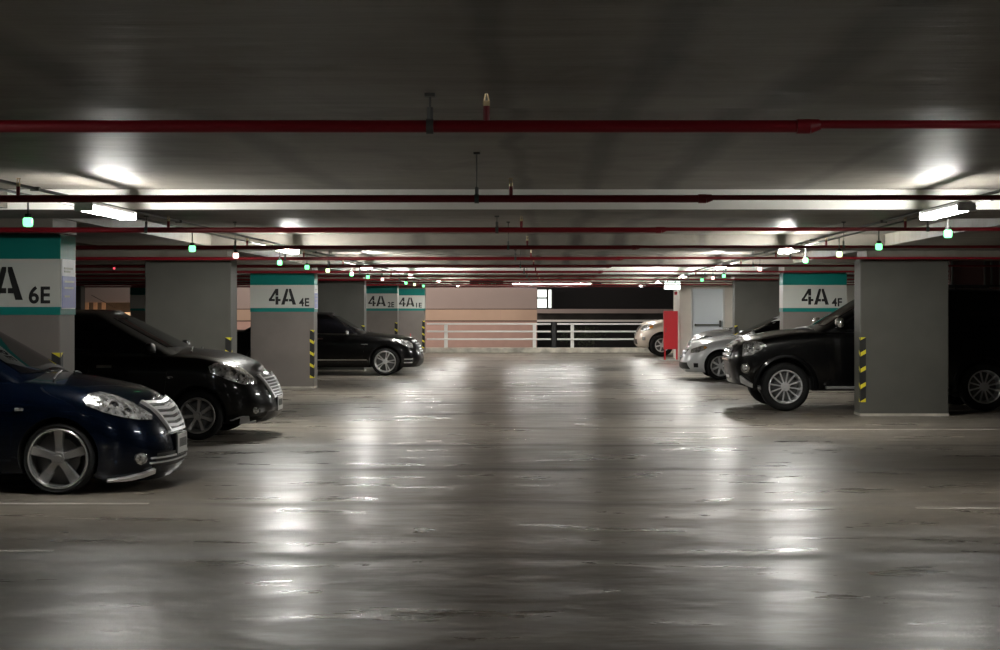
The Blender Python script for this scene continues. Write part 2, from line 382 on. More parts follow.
def pillar(side, xi, y, label, code=None, w_=PW, notice=False):
    """side -1 left / +1 right; xi = distance of the aisle corner from the axis; y = front face"""
    xo = xi+w_; x0, x1 = sorted((side*xi, side*xo))
    t = thing('concrete_pillar', label, 'pillar', ((x0+x1)/2, y+PT/2, 0))
    T = t.location.copy()
    def P(name, bm, m): o = obj(name, bm, m, t); o.location = -T; return o
    P('shaft', B(x0, x1, y, y+PT, 0, PTOP, bev=.012), M['pillar2' if code else 'pillar'])
    if y > 49: P('capital', B(x0+.03, x1-.03, y+.02, y+PT-.02, PTOP, 2.395), M['pillar'])
    P('plinth_line', B(x0-.004, x1+.004, y-.004, y+PT+.004, 0, .035), M['kerb'])
    if code:
        e = .005
        s = P('sign_panel', B(x0-e, x1+e, y-e, y+PT+e, 1.57, 2.02), M['sign'])
        P('teal_band', B(x0-e*1.2, x1+e*1.2, y-e*1.2, y+PT+e*1.2, 2.02, 2.246), M['teal'])
        P('teal_band', B(x0-e*1.2, x1+e*1.2, y-e*1.2, y+PT+e*1.2, 1.495, 1.57), M['teal'])
        if code != 'blank': o = obj('lettering', shift(digit4A(), x0+.36, y-e, 1.635), M['ink'], s)
        if code != 'blank': o = obj('lettering', shift(text_mesh(code, .165, .20, .026, 1.05), x0+.95, y-e-.002, 1.60), M['ink'], s)
        if notice:
            xn = side*(xi)-side*(-0) ; xa = xn - side*.012
            a, b_ = sorted((xn-side*e, xa-side*.001))
            n = P('notice_board', B(a, b_, y+.03, y+PT-.03, 1.55, 2.02), M['notice'])
            a2, b2 = sorted((xa, xa-side*.004))
            obj('blue_panel', B(a2, b2, y+.02, y+PT-.02, 1.56, 1.86), M['blue'], n)
            bm = bmesh.new()
            for i, (z, l) in enumerate(((1.925, .26), (1.895, .18), (1.80, .30), (1.74, .28), (1.66, .16))):
                box(bm, min(a2, b2)-.002, max(a2, b2)+.002, y+.09, y+.09+l, z, z+.018)
            obj('small_print', bm, M['sign'] , n)
    # corner guards, black rubber with slanted yellow stripes
    for face in (0, 1):
        bm = bmesh.new(); W = .078; z0, z1 = .20, 1.14; n = 4; st = (z1-z0)/n
        def q(u, z):                                                        # u from the corner
            if face == 0: return (side*xi+side*u, y-.007, z)
            return (side*xi-side*.007, y+u, z)
        # body
        if face == 0:
            a, b_ = sorted((side*xi, side*(xi+W))); box(bm, a, b_, y-.006, y, z0, z1, 0)
        else:
            a, b_ = sorted((side*xi, side*xi-side*.006)); box(bm, a, b_, y, y+W, z0, z1, 0)
        for i in range(n+1):
            zc = z0+i*st; hh = .045; sl = .045
            zz = [zc-hh, zc-hh+sl, zc+hh*.3+sl, zc+hh*.3] if side < 0 else [zc-hh, zc-hh+sl, zc+hh*.3+sl, zc+hh*.3]
            us = (0, W, W, 0)
            pts = [q(u, min(max(z, z0), z1)) for u, z in zip(us, zz)]
            if len({round(p[2], 4) for p in pts}) < 2: continue
            f = bm.faces.new([bm.verts.new(p) for p in pts]); f.material_index = 1
        me = bpy.data.meshes.new('corner_guard'); bm.to_mesh(me); bm.free()
        o = obj('corner_guard', me, [M['blackr'], M['yellow']], t); o.location = -T
    return t
LP = [(4.575, 15.0, '6E', 'grey pillar nearest on the left, its teal and white sign ending in 6E'),
      (4.58, 23.1, None, 'plain grey pillar without a sign, left row, behind the second dark car'),
      (4.58, 31.3, '4E', 'grey pillar on the left with a teal and white sign reading 4A 4E'),
      (4.58, 39.9, None, 'plain grey pillar without a sign, left row, behind the sedan with many-spoked wheels'),
      (4.58, 48.6, '2E', 'grey pillar on the left with a teal and white sign reading 4A 2E'),
      (4.62, 59.5-4.2, '1E', 'grey pillar farthest on the left with a teal and white sign reading 4A 1E')]
for xi, y, code, lab in LP: pillar(-1, xi if code != '1E' else 4.27, y, lab, code, notice=code in ('6E', '4E'))
pillar(1, 4.53, 23.2, 'plain grey pillar nearest on the right, in front of the black off-roader', None, w_=1.28)
pillar(1, 4.60, 31.3, 'grey pillar on the right with a teal and white sign reading 4A', '4F')
pillar(1, 4.62, 39.6, 'plain grey pillar without a sign on the right, between the two silver cars', None)
pillar(-1, 12.6, 53.0, 'distant pillar with a teal banded sign, far left behind the second dark car', 'blank')
pillar(-1, 14.6, 50.0, 'plain grey distant pillar at far left, beside the 6E pillar edge', None, w_=1.6)

# ------------------------------------------------------------------ sprinkler pipes
ordn = ['nearest', 'second', 'third', 'fourth', 'fifth', 'sixth', 'seventh', 'eighth', 'ninth', 'tenth', 'eleventh', 'farthest']
for k in range(12):
    y = 6.24+4.09*k; z = 1.55+.712; r = .0245; r2 = .017
    t = thing('sprinkler_pipe', ('red sprinkler pipe nearest the camera, crossing the ceiling' if k == 0 else 'red sprinkler pipe crossing the ceiling, %s from the camera' % ordn[k] if k < 11 else 'red sprinkler pipe crossing the ceiling, farthest from the camera, above the end railing'), 'pipe', (0, y, z), group='sprinkler pipes across the aisle')
    xa, xb = -19, 12.5
    obj('pipe', tube(bmesh.new(), (xa, 0, 0), (1.02, 0, 0), r), M['redpipe'], t, 40)
    obj('thin_pipe', tube(bmesh.new(), (1.02, 0, r-r2), (xb, 0, r-r2), r2), M['redpipe'], t, 40)
    bm = bmesh.new(); tube(bm, (.97, 0, 0), (1.02, 0, 0), r+.005); tube(bm, (1.02, 0, 0), (1.06, 0, r-r2), r+.005, r2=r2+.004)
    obj('reducer', bm, M['redpipe'], t, 40)
    zc = (2.56 if not ((y-13.5) % 8.15 < 1.35 and y > 13 or y < 6.7) else 2.39)-z
    def clear(x):                                                            # keep rods off the lengthwise conduits
        while min(abs(x-c) for c in (-3.50+.0105*(y-12.7), -3.77+.0112*(y-11.6), 3.16, 3.35)) < .035: x -= .03
        return x
    for x in (clear(-3.62), -.46, clear(3.42)):
        bm = bmesh.new(); rr = r if x < 1 else r2; dz = 0 if x < 1 else r-r2
        tube(bm, (x, 0, dz+rr), (x, 0, zc), .004, 8); tube(bm, (x-.014, 0, dz), (x+.014, 0, dz), rr+.006, 14)
        box(bm, x-.02, x+.02, -.02, .02, zc-.012, zc); tube(bm, (x, 0, dz+rr), (x, 0, dz+rr+.05), .012, 8)
        obj('clamp', bm, M['dsteel'], t, 40)
    for x in (clear(-3.42), -.24, clear(3.22)):
        bm = bmesh.new(); tube(bm, (x, 0, 0), (x, 0, r+.055), .013, 10)
        s = obj('riser', bm, M['redpipe'], t, 40)
        bm = bmesh.new(); tube(bm, (x, 0, r+.055), (x, 0, r+.075), .014, 8); tube(bm, (x-.01, 0, r+.075), (x-.004, 0, r+.105), .003, 6); tube(bm, (x+.01, 0, r+.075), (x+.004, 0, r+.105), .003, 6)
        tube(bm, (x, 0, r+.104), (x, 0, r+.108), .016, 12)
        obj('sprinkler_head', bm, M['brass'], s, 40)

# ------------------------------------------------------------------ conduits and fluorescent battens
for s, x, nm in ((-1, -3.50, 'left'), (1, 3.16, 'right')):
    t = thing('cable_conduit', 'thin grey conduit carrying the fluorescent lamps along the %s of the aisle' % nm, 'conduit', (x if s > 0 else -3.50+.0105*17.3, 30, 2.375), 0 if s > 0 else -.0105)
    obj('conduit', tube(bmesh.new(), (0, -27.5, 0), (0, 25.5, 0), .011, 10), M['dsteel'], t, 40)
    bm = bmesh.new()
    for yy in [2.8-30+4.09*i for i in range(13)]: box(bm, -.03, .03, yy-.02, yy+.02, -.015, .012)
    obj('bracket', bm, M['dsteel'], t)
    x2 = -3.69 if s < 0 else 3.35
    t = thing('cable_conduit', 'thin dark conduit carrying the indicator lamps along the %s of the aisle' % nm, 'conduit', (x2 if s > 0 else -3.77+.0112*18.4, 30, 2.375), 0 if s > 0 else -.0112)
    obj('conduit', tube(bmesh.new(), (0, -27.5, 0), (0, 25.0, 0), .009, 10), M['dsteel'], t, 40)
def batten(x, y, label, rz=0, z=2.364, tm='tube'):
    t = thing('fluorescent_lamp', label, 'lamp', (x, y, z), rz, group='fluorescent battens over the aisle')
    obj('housing', B(-.055, .055, -.63, .63, -.030, 0, bev=.006), M['white'], t)
    for e in (-1, 1):
        obj('lamp_holder', B(-.07, .07, e*.615-.012, e*.615+.012, -.075, -.01, bev=.004), M['white'], t)
        obj('tube', tube(bmesh.new(), (e*.045, -.6, -.055), (e*.045, .6, -.055), .015, 12), M[tm], t, 40)
    return t
on = ['nearest', 'second', 'third', 'fourth', 'fifth', 'farthest']
XL = [-3.50, -3.50, -3.48, -3.38, -3.28, -3.2]
XR = [3.14, 3.14, 3.12, 3.14, 3.22, 3.28, 3.32]
for s, nm in ((-1, 'left'), (1, 'right')):
    for k in range(-1, 6):
        y = 12.7+8.15*k; x = -3.50+.0105*(y-12.7) if s < 0 else 3.16
        if k == -1: lab = 'glowing fluorescent batten above the floor just outside the frame, %s side' % nm
        else: lab = 'glowing twin-tube fluorescent lamp on the %s conduit, %s' % (nm, 'nearest the camera' if k == 0 else 'farthest from the camera' if k == 5 else on[k]+' from the camera')
        if y < 55: batten(x, y, lab, -.0105 if s < 0 else 0, tm={-1: 'tube_dim', 0: 'tube_lowered'}.get(k, 'tube'))
for x in (-.52, .76):
    batten(x, 51.4, 'glowing fluorescent lamp laid across the aisle at the far end, %s one of the pair' % ('left' if x < 0 else 'right'), PI/2, 2.40, 'tube_lowered')

# ------------------------------------------------------------------ parking indicator lamps
def indicator(x, y, m, label, z=2.18, grp='parking indicator lamps', st=.19, sc=1):
    t = thing('indicator_lamp', label, 'indicator lamp', (x, y, z), group=grp)
    t.scale = (sc, sc, sc)
    obj('lens', B(-.032, .032, -.032, .032, -.034, .034, bev=.016), m, t, 60)
    obj('cap', tube(bmesh.new(), (0, 0, .032), (0, 0, .06), .024, 14), M['blackr'], t, 40)
    obj('stem', tube(bmesh.new(), (0, 0, .06), (0, 0, st), .007, 8), M['dsteel'], t, 40)
G, R_, A_ = M['green'], M['red_led'], M['amber_led']
LL = [(11.6, G, -3.77), (16.7, G, -3.69), (18.9, R_, -3.63), (21.8, G, -3.70), (24.1, G, -3.6), (26.2, A_, -3.54), (29.1, G, -3.6), (31.5, G, -3.53), (34.0, R_, -3.5), (39.0, G, -3.46), (41.2, A_, -3.42), (43.8, G, -3.41)]
pos = ['nearest the camera', 'second', 'third', 'fourth', 'fifth', 'sixth', 'seventh', 'eighth', 'ninth', 'tenth', 'eleventh', 'twelfth and farthest']
cn = {G: 'green', R_: 'pinkish white', A_: 'pale yellow-green'}
for i, (y, m, x) in enumerate(LL): indicator(-3.77+.0112*(y-11.6), y, m, 'small glowing %s parking indicator hanging on the left, %s' % (cn[m], pos[i]+('' if i == 0 else ' from the camera')))
RL = [(13.4, G), (16.2, G), (18.4, A_), (20.8, G), (25.3, R_), (30.5, G), (32.5, R_), (34.8, G)]
pos[7] = 'eighth and farthest'
for i, (y, m) in enumerate(RL): indicator(3.35, y, m, 'small glowing %s parking indicator hanging on the right, %s' % (cn[m], pos[i]+('' if i == 0 else ' from the camera')))
M['dimred'] = mat('dim_red_indicator_glow', (.5, .02, .03), .4, emit=(1, .08, .12), es=1.5)
indicator(-6.4, 23.6, M['dimred'], 'tiny dim red indicator above the second dark car, right of the 6E pillar', z=2.15, st=.12/.45, sc=.45)

# ------------------------------------------------------------------ hanging signs
t = thing('hanging_sign', 'dark rectangular hanging sign with faint green lettering over the far aisle', 'sign', (-1.93, 50.3, 2.415))
obj('panel', B(-.53, .53, -.03, .03, -.13, .13, bev=.01), M['blackr'], t)
sgn = obj('frame', B(-.55, .55, -.02, .02, .115, .135), M['dsteel'], t)
obj('lettering', shift(text_mesh('<- 4A     4A ->', .075, .92, .01), -.46, -.032, -.08), M['gtext'], t)
for x in (-.4, .4): obj('hanger', tube(bmesh.new(), (x, 0, .10), (x, 0, .145), .006, 8), M['dsteel'], t)
t = thing('exit_light_box', 'bright white lit exit box hanging beside the stair wall above the red cabinet', 'sign', (3.72, 47.9, 2.26))
obj('casing', B(-.25, .25, -.05, .06, -.13, .13, bev=.01), M['white'], t)
f_ = obj('lit_face', B(-.235, .235, -.056, -.05, -.115, .115), M['exitw'], t)
obj('hanger', tube(bmesh.new(), (0, 0, .13), (0, 0, .30), .008, 8), M['dsteel'], t)
t = thing('junction_box', 'small black box beside the far transverse lamps', 'box', (1.57, 51.4, 2.33))
obj('box_body', B(-.14, .14, -.08, .08, -.08, .10, bev=.01), M['blackr'], t)
obj('hanger', tube(bmesh.new(), (0, 0, .10), (0, 0, .23), .008, 8), M['dsteel'], t)
t = thing('alarm_sounder', 'small red alarm sounder hanging under the lit exit box', 'alarm', (3.86, 48.3, 2.02))
obj('sounder_body', tube(bmesh.new(), (0, 0, -.04), (0, 0, .05), .045, 16), M['redcab'], t, 40)
obj('bracket', tube(bmesh.new(), (0, 0, .05), (0, 0, .54), .006, 8), M['dsteel'], t, 40)

# ------------------------------------------------------------------ red fire cabinet
t = thing('fire_hose_cabinet', 'tall red metal cabinet on legs in front of the stair wall', 'cabinet', (3.70, 49.2-.9, 0))
obj('cabinet_body', B(-.21, .21, -.13, .13, .34, 1.49, bev=.008), M['redcab'], t)
d_ = obj('door', B(-.185, .195, -.142, -.13, .37, 1.455, bev=.004), M['redcab'], t)
obj('handle', B(-.165, -.145, -.156, -.142, .85, .98), M['dsteel'], d_)
for x in (-.19, .17):
    for y in (-.12, .10): obj('leg', B(x, x+.035, y, y+.03, .02, .34), M['redcab'], t)
tag(obj('floor_plinth', B(3.40, 4.0, 47.95, 48.58, 0, .02, bev=.004), M['sign']), 'low pale plinth under the red cabinet', 'plinth')

# ------------------------------------------------------------------ painted bay lines
def bay_line(x0, x1, y, lab, wd=.07):
    bm = bmesh.new(); box(bm, min(x0, x1), max(x0, x1), y-wd/2, y+wd/2, 0, .002)
    tag(obj('bay_line', bm, M['mark']), lab, 'floor marking', 'painted bay lines')
for i, (y, e) in enumerate(((10.25, -3.17), (12.75, -3.18))):
    bay_line(-9.5, e, y, ['worn white bay line on the left, nearest the camera', 'worn white bay line on the left, beside the dark blue car'][i])
for i, (y, l) in enumerate(((12.45, 'worn white bay line nearest the camera on the right'), (20.6, 'worn white bay line on the right in front of the nearest right pillar'))):
    bay_line(2.87, 9.5, y, l)
bay_line(-9.5, -3.2, 22.3, 'worn white bay line on the left between the second dark car and the 4E pillar')
bay_line(-9.5, -3.2, 36.4, 'worn white bay line on the left before the sedan with many-spoked wheels')

# ================================================================== cars
def ss(a, b, x):
    t = min(max((x-a)/(b-a), 0), 1); return t*t*(3-2*t)
def outline(L, W, af, ar, pf=2.0, qf=3.0, pr=2.0, qr=3.4, nf=16, ns=40, nr=12):
    """half outline nose (0,0) -> tail (-L,0); y >= 0"""
    P = []
    for i in range(nf+1):
        th = PI/2*i/nf; P.append((-af+af*math.cos(th)**(2/pf), W*math.sin(th)**(2/qf)))
    P[0] = (0, 0)
    for i in range(1, ns): P.append((lerp(-af, -(L-ar), i/ns), W))
    for i in range(nr+1):
        th = PI/2*(1-i/nr); P.append((-(L-ar)-ar*math.cos(th)**(2/pr), W*math.sin(th)**(2/qr)))
    P[-1] = (-L, 0)
    return P
def ring_body(half, levels, fn, crown, nc=10, bottom=True):
    """half outline, list of level params, fn(x, y, t)->(x, y, z); crown(x, f)->dz"""
    bm = bmesh.new(); K = len(half)-1; rings = []
    for t in levels:
        rg = [None]*(2*K)
        for j, (x, y) in enumerate(half):
            X, Y, Z = fn(x, y, t); rg[j] = bm.verts.new((X, -Y, Z))
            if 0 < j < K: rg[2*K-j] = bm.verts.new((X, Y, Z))
        rings.append(rg)
    for a, b in zip(rings, rings[1:]):
        for j in range(2*K): bm.faces.new((a[j], a[(j+1) % (2*K)], b[(j+1) % (2*K)], b[j]))
    def cap(rg, cr):
        rows = [[rg[0]]]
        for j in range(1, K):
            p, q = rg[j], rg[2*K-j]; row = [p]
            for c in range(1, nc):
                f = c/nc; v = p.co.lerp(q.co, f); v.z += cr(v.x, 1-(2*f-1)**2) if cr else 0
                row.append(bm.verts.new(v))
            row.append(q); rows.append(row)
        rows.append([rg[K]])
        for a, b in zip(rows, rows[1:]):
            if len(a) == 1:
                for c in range(nc): bm.faces.new((a[0], b[c], b[c+1]))
            elif len(b) == 1:
                for c in range(nc): bm.faces.new((b[0], a[c+1], a[c]))
            else:
                for c in range(nc): bm.faces.new((a[c], b[c], b[c+1], a[c+1]))
    cap(rings[-1], crown); cap(rings[0], None)
    bmesh.ops.recalc_face_normals(bm, faces=bm.faces)
    return bm
WHEELS = {}
def wheel_meshes(key, R, rim, wd, nsp, style):
    if key in WHEELS: return WHEELS[key]
    h = wd/2
    bm = bmesh.new()
    lathe(bm, [(rim-.005, -h+.02), (rim+.01, -h+.008), (lerp(rim, R, .5), -h-.004), (R-.03, -h+.004), (R-.008, -h+.025), (R, -h+.05), (R, h-.05), (R-.008, h-.025), (R-.03, h-.004), (lerp(rim, R, .5), h+.004), (rim+.01, h-.008), (rim-.005, h-.02)], 64)
    tyre = finish(bm, 40)
    bm = bmesh.new()
    # barrel and lip
    lathe(bm, [(rim, -h+.02), (rim+.006, -h+.006), (rim-.004, -h-.001), (rim-.014, -h+.004), (rim-.022, -h+.03), (rim-.03, h-.03), (rim, h-.02), (rim-.008, 0)], 64)
    y0 = -h+.022; hub = .055*(R/.3)
    def spoke(a, w0, w1, r0=hub*.6, r1=rim-.012, yd=.030):
        d = Vector((math.cos(a), 0, math.sin(a))); n = Vector((-math.sin(a), 0, math.cos(a)))
        secs = []
        for f in (0, .35, .75, 1):
            r = lerp(r0, r1, f); ww = lerp(w0, w1, f); yy = y0+yd*math.sin(PI*min(1, f*.9))*.35 - .012*f + .012
            secs.append([bm.verts.new(d*r+n*s*ww*k+Vector((0, yy+dy, 0))) for s, k, dy in ((-1, 1, .02), (-1, .7, 0), (1, .7, 0), (1, 1, .02))] + [bm.verts.new(d*r+n*s*ww+Vector((0, yy+.04, 0))) for s in (1, -1)])
        for A, D in zip(secs, secs[1:]):
            for i in range(6): bm.faces.new((A[i], A[(i+1) % 6], D[(i+1) % 6], D[i]))
        bm.faces.new(secs[0]); bm.faces.new(secs[-1][::-1])
    for i in range(nsp):
        a = 2*PI*i/nsp+PI/2
        if style == 'fat': spoke(a, .034, .050)
        elif style == 'seven': spoke(a, .020, .026)
        elif style == 'twin': spoke(a-.16, .012, .017, r0=hub); spoke(a+.16, .012, .017, r0=hub)
        else: spoke(a, .010, .013)
    tube(bm, (0, y0-.004, 0), (0, y0+.05, 0), hub, 24); tube(bm, (0, y0-.012, 0), (0, y0-.003, 0), hub*.55, 20, hub*.62)
    for i in range(5):
        a = 2*PI*i/5+.3; tube(bm, (hub*.8*math.cos(a), y0-.008, hub*.8*math.sin(a)), (hub*.8*math.cos(a), y0, hub*.8*math.sin(a)), .008, 8)
    rimm = finish(bm, 35)
    bm = bmesh.new(); tube(bm, (0, -h+.085, 0), (0, -h+.10, 0), rim*.68, 40); tube(bm, (0, -h+.07, 0), (0, h-.05, 0), rim*.3, 24); tube(bm, (0, h-.04, 0), (0, h-.03, 0), rim-.01, 40)
    disc = finish(bm, 40)
    WHEELS[key] = (tyre, rimm, disc); return WHEELS[key]

def car(name, label, loc, rz, p):
    """nose at local x=0, tail at -L, width along y, floor z=0"""
    t = thing(name, label, 'car', loc, rz)
    L, W = p['L'], p['W']; top = p['top']; zb = p.get('zb', .18); crown = p.get('crown', .07)
    half = outline(L, W, p.get('af', .75), p.get('ar', .55), qf=p.get('qf', 3.0), qr=p.get('qr', 3.4))
    lv = [0, .06, .14, .24, .34, .44, .54, .64, .73, .81, .88, .94, .98, 1]
    wf = p.get('wf', [(0, .90), (.1, .955), (.3, .985), (.55, 1.0), (.75, .992), (.88, .965), (.95, .93), (1, .885)])
    df = p.get('df', [(0, .10), (.12, .03), (.35, 0), (.5, .012), (.7, .05), (.85, .095), (.95, .15), (1, .22)])
    dr = p.get('dr', [(0, .10), (.15, .02), (.4, 0), (.6, .03), (.85, .06), (.95, .10), (1, .16)])
    bot = p.get('bot', [(-L, zb+.08), (-L+.5, zb), (-.6, zb), (0, zb-.0)])
    def fn(x, y, u):
        X = x - curve(df, u)*ss(-.9, -.05, x) + curve(dr, u)*ss(-L+.8, -L+.05, x)
        zt = curve(top, X); z0 = curve(bot, X)
        return X, y*curve(wf, u)*p.get('plan', lambda X: 1)(X), z0+u*(zt-z0)
    hood = p['cowl']
    def cr(x, f): return f*crown*(ss(0, -.35, x) if x > hood else lerp(crown, p.get('tcrown', .04), ss(hood, -L+.5, x))/crown)*(1-.0*x)*ss(-L, -L+.35, x)
    bm = ring_body(half, lv, fn, cr)
    # greenhouse
    g = p['gh']  # x0 cowl, x1 roof front, x2 roof rear, x3 rear base, roof profile, widths
    gl = [0, .08, .2, .35, .5, .65, .78, .88, .95, 1]
    Lg = g['x0']-g['x3']
    gh_half = outline(Lg, 1.0, .28, .28, qf=3.2, qr=3.4, nf=12, ns=36, nr=12)
    roof = g['roof']
    def gf(x, y, u):
        xf = lerp(g['x0'], g['x1'], u**g.get('pf', 1.06)); xr = lerp(g['x3'], g['x2'], u**g.get('pr', 1.06))
        fx = -x/Lg; X = lerp(xf, xr, fx)
        ww = lerp(g['wb'], g['wr'], u**1.5)
        if u > .9: ww -= .05*((u-.9)/.1)**2
        ww *= (1-.10*ss(g['x2'], g['x3'], X)-.03*ss(g['x1'], g['x0'], X))
        zbse = curve(top, X)-.05
        return X, y*ww, lerp(zbse, curve(roof, X)-(.02 if u >= 1 else 0)*0, u)
    gm = ring_body(gh_half, gl, gf, lambda x, f: .045*f)
    tb = BVHTree.FromBMesh(bm); tg = BVHTree.FromBMesh(gm)
    def hit(o, d):
        best = None
        for tr in (tb, tg):
            h_ = tr.ray_cast(o, d)
            if h_[0] is not None and (best is None or h_[3] < best[3]): best = h_
        return best
    # ---- wheel arches
    wr = p['R']; axles = p['axles']
    me = finish(bm)
    tmp = bpy.data.objects.new('b', me); C.objects.link(tmp)
    cb = bmesh.new()
    for ax in axles:
        for s in (-1, 1): tube(cb, (ax, s*(W+.2), wr+.015), (ax, s*(W-.30), wr+.015), wr+p.get('gap', .045), 48)
    cme = finish(cb); ct = bpy.data.objects.new('c', cme); C.objects.link(ct)
    md = tmp.modifiers.new('x', 'BOOLEAN'); md.operation = 'DIFFERENCE'; md.object = ct; md.solver = 'EXACT'
    bpy.context.view_layer.update()
    nm = bpy.data.meshes.new_from_object(tmp.evaluated_get(bpy.context.evaluated_depsgraph_get()))
    bpy.data.objects.remove(tmp); bpy.data.objects.remove(ct)
    body = obj('body', nm, [p['paint'], M['under']], t)
    for f in nm.polygons:
        f.use_smooth = True; c = f.center
        for ax in axles:
            if math.hypot(c.x-ax, c.z-wr-.015) < wr+p.get('gap', .045)+.003 and W-.31 < abs(c.y):
                n = f.normal
                if abs(n.y) < .5 or abs(abs(c.y)-(W-.30)) < .01: f.material_index = 1
        if c.z < curve(bot, c.x)+.004: f.material_index = 1
    nm.set_sharp_from_angle(angle=math.radians(35))
    obj('cabin', gm, g.get('mat', p['paint']), t, 50)
    # ---- projected panels
    def patch(name, rows, m, parent, d=(0, 1, 0), ref=None, off=.006, th=.006, nu=14, nv=6, both=True, bulge=0, plane='side'):
        """rows: list of polylines (bottom to top) of (a, z); a=x for side, a=y for front. All re-sampled."""
        d = Vector(d).normalized(); res = []
        def samp(pl, f):
            k = f*(len(pl)-1); i = min(int(k), len(pl)-2); return (lerp(pl[i][0], pl[i+1][0], k-i), lerp(pl[i][1], pl[i+1][1], k-i))
        out = []
        for s in ((1, -1) if both else (1,)):
            b = bmesh.new(); gr = []
            for j in range(nv+1):
                k = j/nv*(len(rows)-1); i = min(int(k), len(rows)-2); row = []
                for c in range(nu+1):
                    A, Bq = samp(rows[i], c/nu), samp(rows[i+1], c/nu); a = lerp(A[0], Bq[0], k-i); z = lerp(A[1], Bq[1], k-i)
                    P = Vector((a, -W if ref is None else ref, z)) if plane == 'side' else Vector((0 if ref is None else ref, a, z))
                    h_ = hit(P-d*(12 if plane == 'front' else 4), d)
                    if h_ is None:
                        q1 = tb.find_nearest(P); q2 = tg.find_nearest(P); q_ = q1 if q1[3] < q2[3] else q2; pt, nn = q_[0], q_[1]
                    else: pt, nn = h_[0], h_[1]
                    if nn.dot(d) > 0: nn = -nn
                    e = min(1, 4*min(c/nu, 1-c/nu), 4*min(j/nv, 1-j/nv)) if bulge else 0
                    q_ = pt+nn*(off+bulge*e); bk = pt-nn*th
                    row.append((b.verts.new((q_.x, q_.y*s, q_.z)), b.verts.new((bk.x, bk.y*s, bk.z))))
                gr.append(row)
            for j in range(nv):
                for c in range(nu):
                    for k in (0, 1): b.faces.new([gr[j][c][k], gr[j][c+1][k], gr[j+1][c+1][k], gr[j+1][c][k]])
            for c in range(nu):
                for j in (0, nv): b.faces.new([gr[j][c][0], gr[j][c+1][0], gr[j][c+1][1], gr[j][c][1]])
            for j in range(nv):
                for c in (0, nu): b.faces.new([gr[j][c][0], gr[j+1][c][0], gr[j+1][c][1], gr[j][c][1]])
            out.append(obj(name, b, m, parent, 40))
        return out
    # wheels
    T_, Rm, Dc = wheel_meshes(p['wkey'], wr, p['rim'], p.get('tw', .205), p['nsp'], p['style'])
    for ax in axles:
        for s in (-1, 1):
            o = bpy.data.objects.new('wheel', T_); C.objects.link(o); o.parent = t
            if not T_.materials: T_.materials.append(M['tyre']); Rm.materials.append(p.get('rimmat', M['alloy'])); Dc.materials.append(M['disc'])
            o.location = (ax, s*(W-.012-p.get('tw', .205)/2), wr); o.rotation_euler = (0, random.uniform(0, 1.2) if s > 0 else p.get('spin', .2), 0 if s < 0 else PI)
            for nm_, mm in (('rim', Rm), ('brake_disc', Dc)):
                q_ = bpy.data.objects.new(nm_, mm); C.objects.link(q_); q_.parent = o
    p['extra'](t, patch, hit)
    return t

def mirror(t, x, y, z, m, sc=1):
    for s in (-1, 1):
        bm = bmesh.new(); bmesh.ops.create_uvsphere(bm, u_segments=20, v_segments=12, radius=1)
        for v in bm.verts:
            c = v.co; c.x = math.copysign(abs(c.x)**.8, c.x)*.055*sc; c.y = math.copysign(abs(c.y)**.7, c.y)*.095*sc; c.z = math.copysign(abs(c.z)**.7, c.z)*.065*sc
            c.x += .03*c.y*s*-1
        bmesh.ops.translate(bm, verts=bm.verts, vec=(x, s*(y+.13*sc), z))
        o = obj('wing_mirror', bm, m, t, 60)
        bm = bmesh.new(); box(bm, x-.03, x+.03, min(s*(y-.03), s*(y+.08)), max(s*(y-.03), s*(y+.08)), z-.06*sc, z-.02*sc, bev=.008)
        obj('mirror_arm', bm, M['dplastic'], o)
def disc_rows(x, z, r):
    return [[(x+r*math.sqrt(max(0, 1-f*f))*u, z+f*r) for u in (-1, -.5, 0, .5, 1)] for f in (-.98, -.85, -.6, -.3, 0, .3, .6, .85, .98)]
def number_plate(t, x, z, wd=.34, hh=.15, tilt=0):
    x -= .035
    o = obj('number_plate', B(x, x+.012, -wd/2, wd/2, z-hh/2, z+hh/2, bev=.004), M['plate'], t)
    bm = bmesh.new()
    for i in range(6): box(bm, x+.012, x+.0135, -wd/2+.04+i*.045, -wd/2+.07+i*.045, z-.03, z+.045)
    obj('plate_characters', bm, M['dsteel'], o)
    obj('plate_frame', B(x-.012, x+.006, -wd/2-.012, wd/2+.012, z-hh/2-.012, z+hh/2+.012, bev=.004), M['dplastic'], t)
def lamp_bowls(parents, hit, W, q, spots):
    for s, par in zip((1, -1), parents):
        for x, z, rr in spots:
            d = Vector(q).normalized(); h_ = hit(Vector((x, -W, z))-d*4, d)
            if h_ is None: continue
            n = Vector((.45, -.85, .05)).normalized(); c = h_[0]+n*.012
            bm = bmesh.new(); u = n.orthogonal().normalized(); v = n.cross(u); R1 = []
            for i in range(24):
                a = 2*PI*i/24; e = u*math.cos(a)+v*math.sin(a)
                R1.append([bm.verts.new(c+e*rr*k+n*o) for k, o in ((1.0, -.006), (1.0, .008), (.78, .010), (.70, -.004))])
            for i in range(24):
                A, D = R1[i], R1[(i+1) % 24]
                for k in range(3): bm.faces.new((A[k], A[k+1], D[k+1], D[k]))
            for vv in bm.verts: vv.co.y *= s
            ring = obj('headlamp_ring', bm, M['chrome'], t_of(par), 40)
            bm = bmesh.new(); bmesh.ops.create_uvsphere(bm, u_segments=16, v_segments=10, radius=rr*.72)
            for vv in bm.verts: vv.co = Vector((c.x+vv.co.x*.8, s*(c.y+vv.co.y*.6+.012), c.z+vv.co.z))
            obj('projector', bm, M['reflector'] if z > 2 else M['bowl'], t_of(par), 60)
def t_of(p): return p
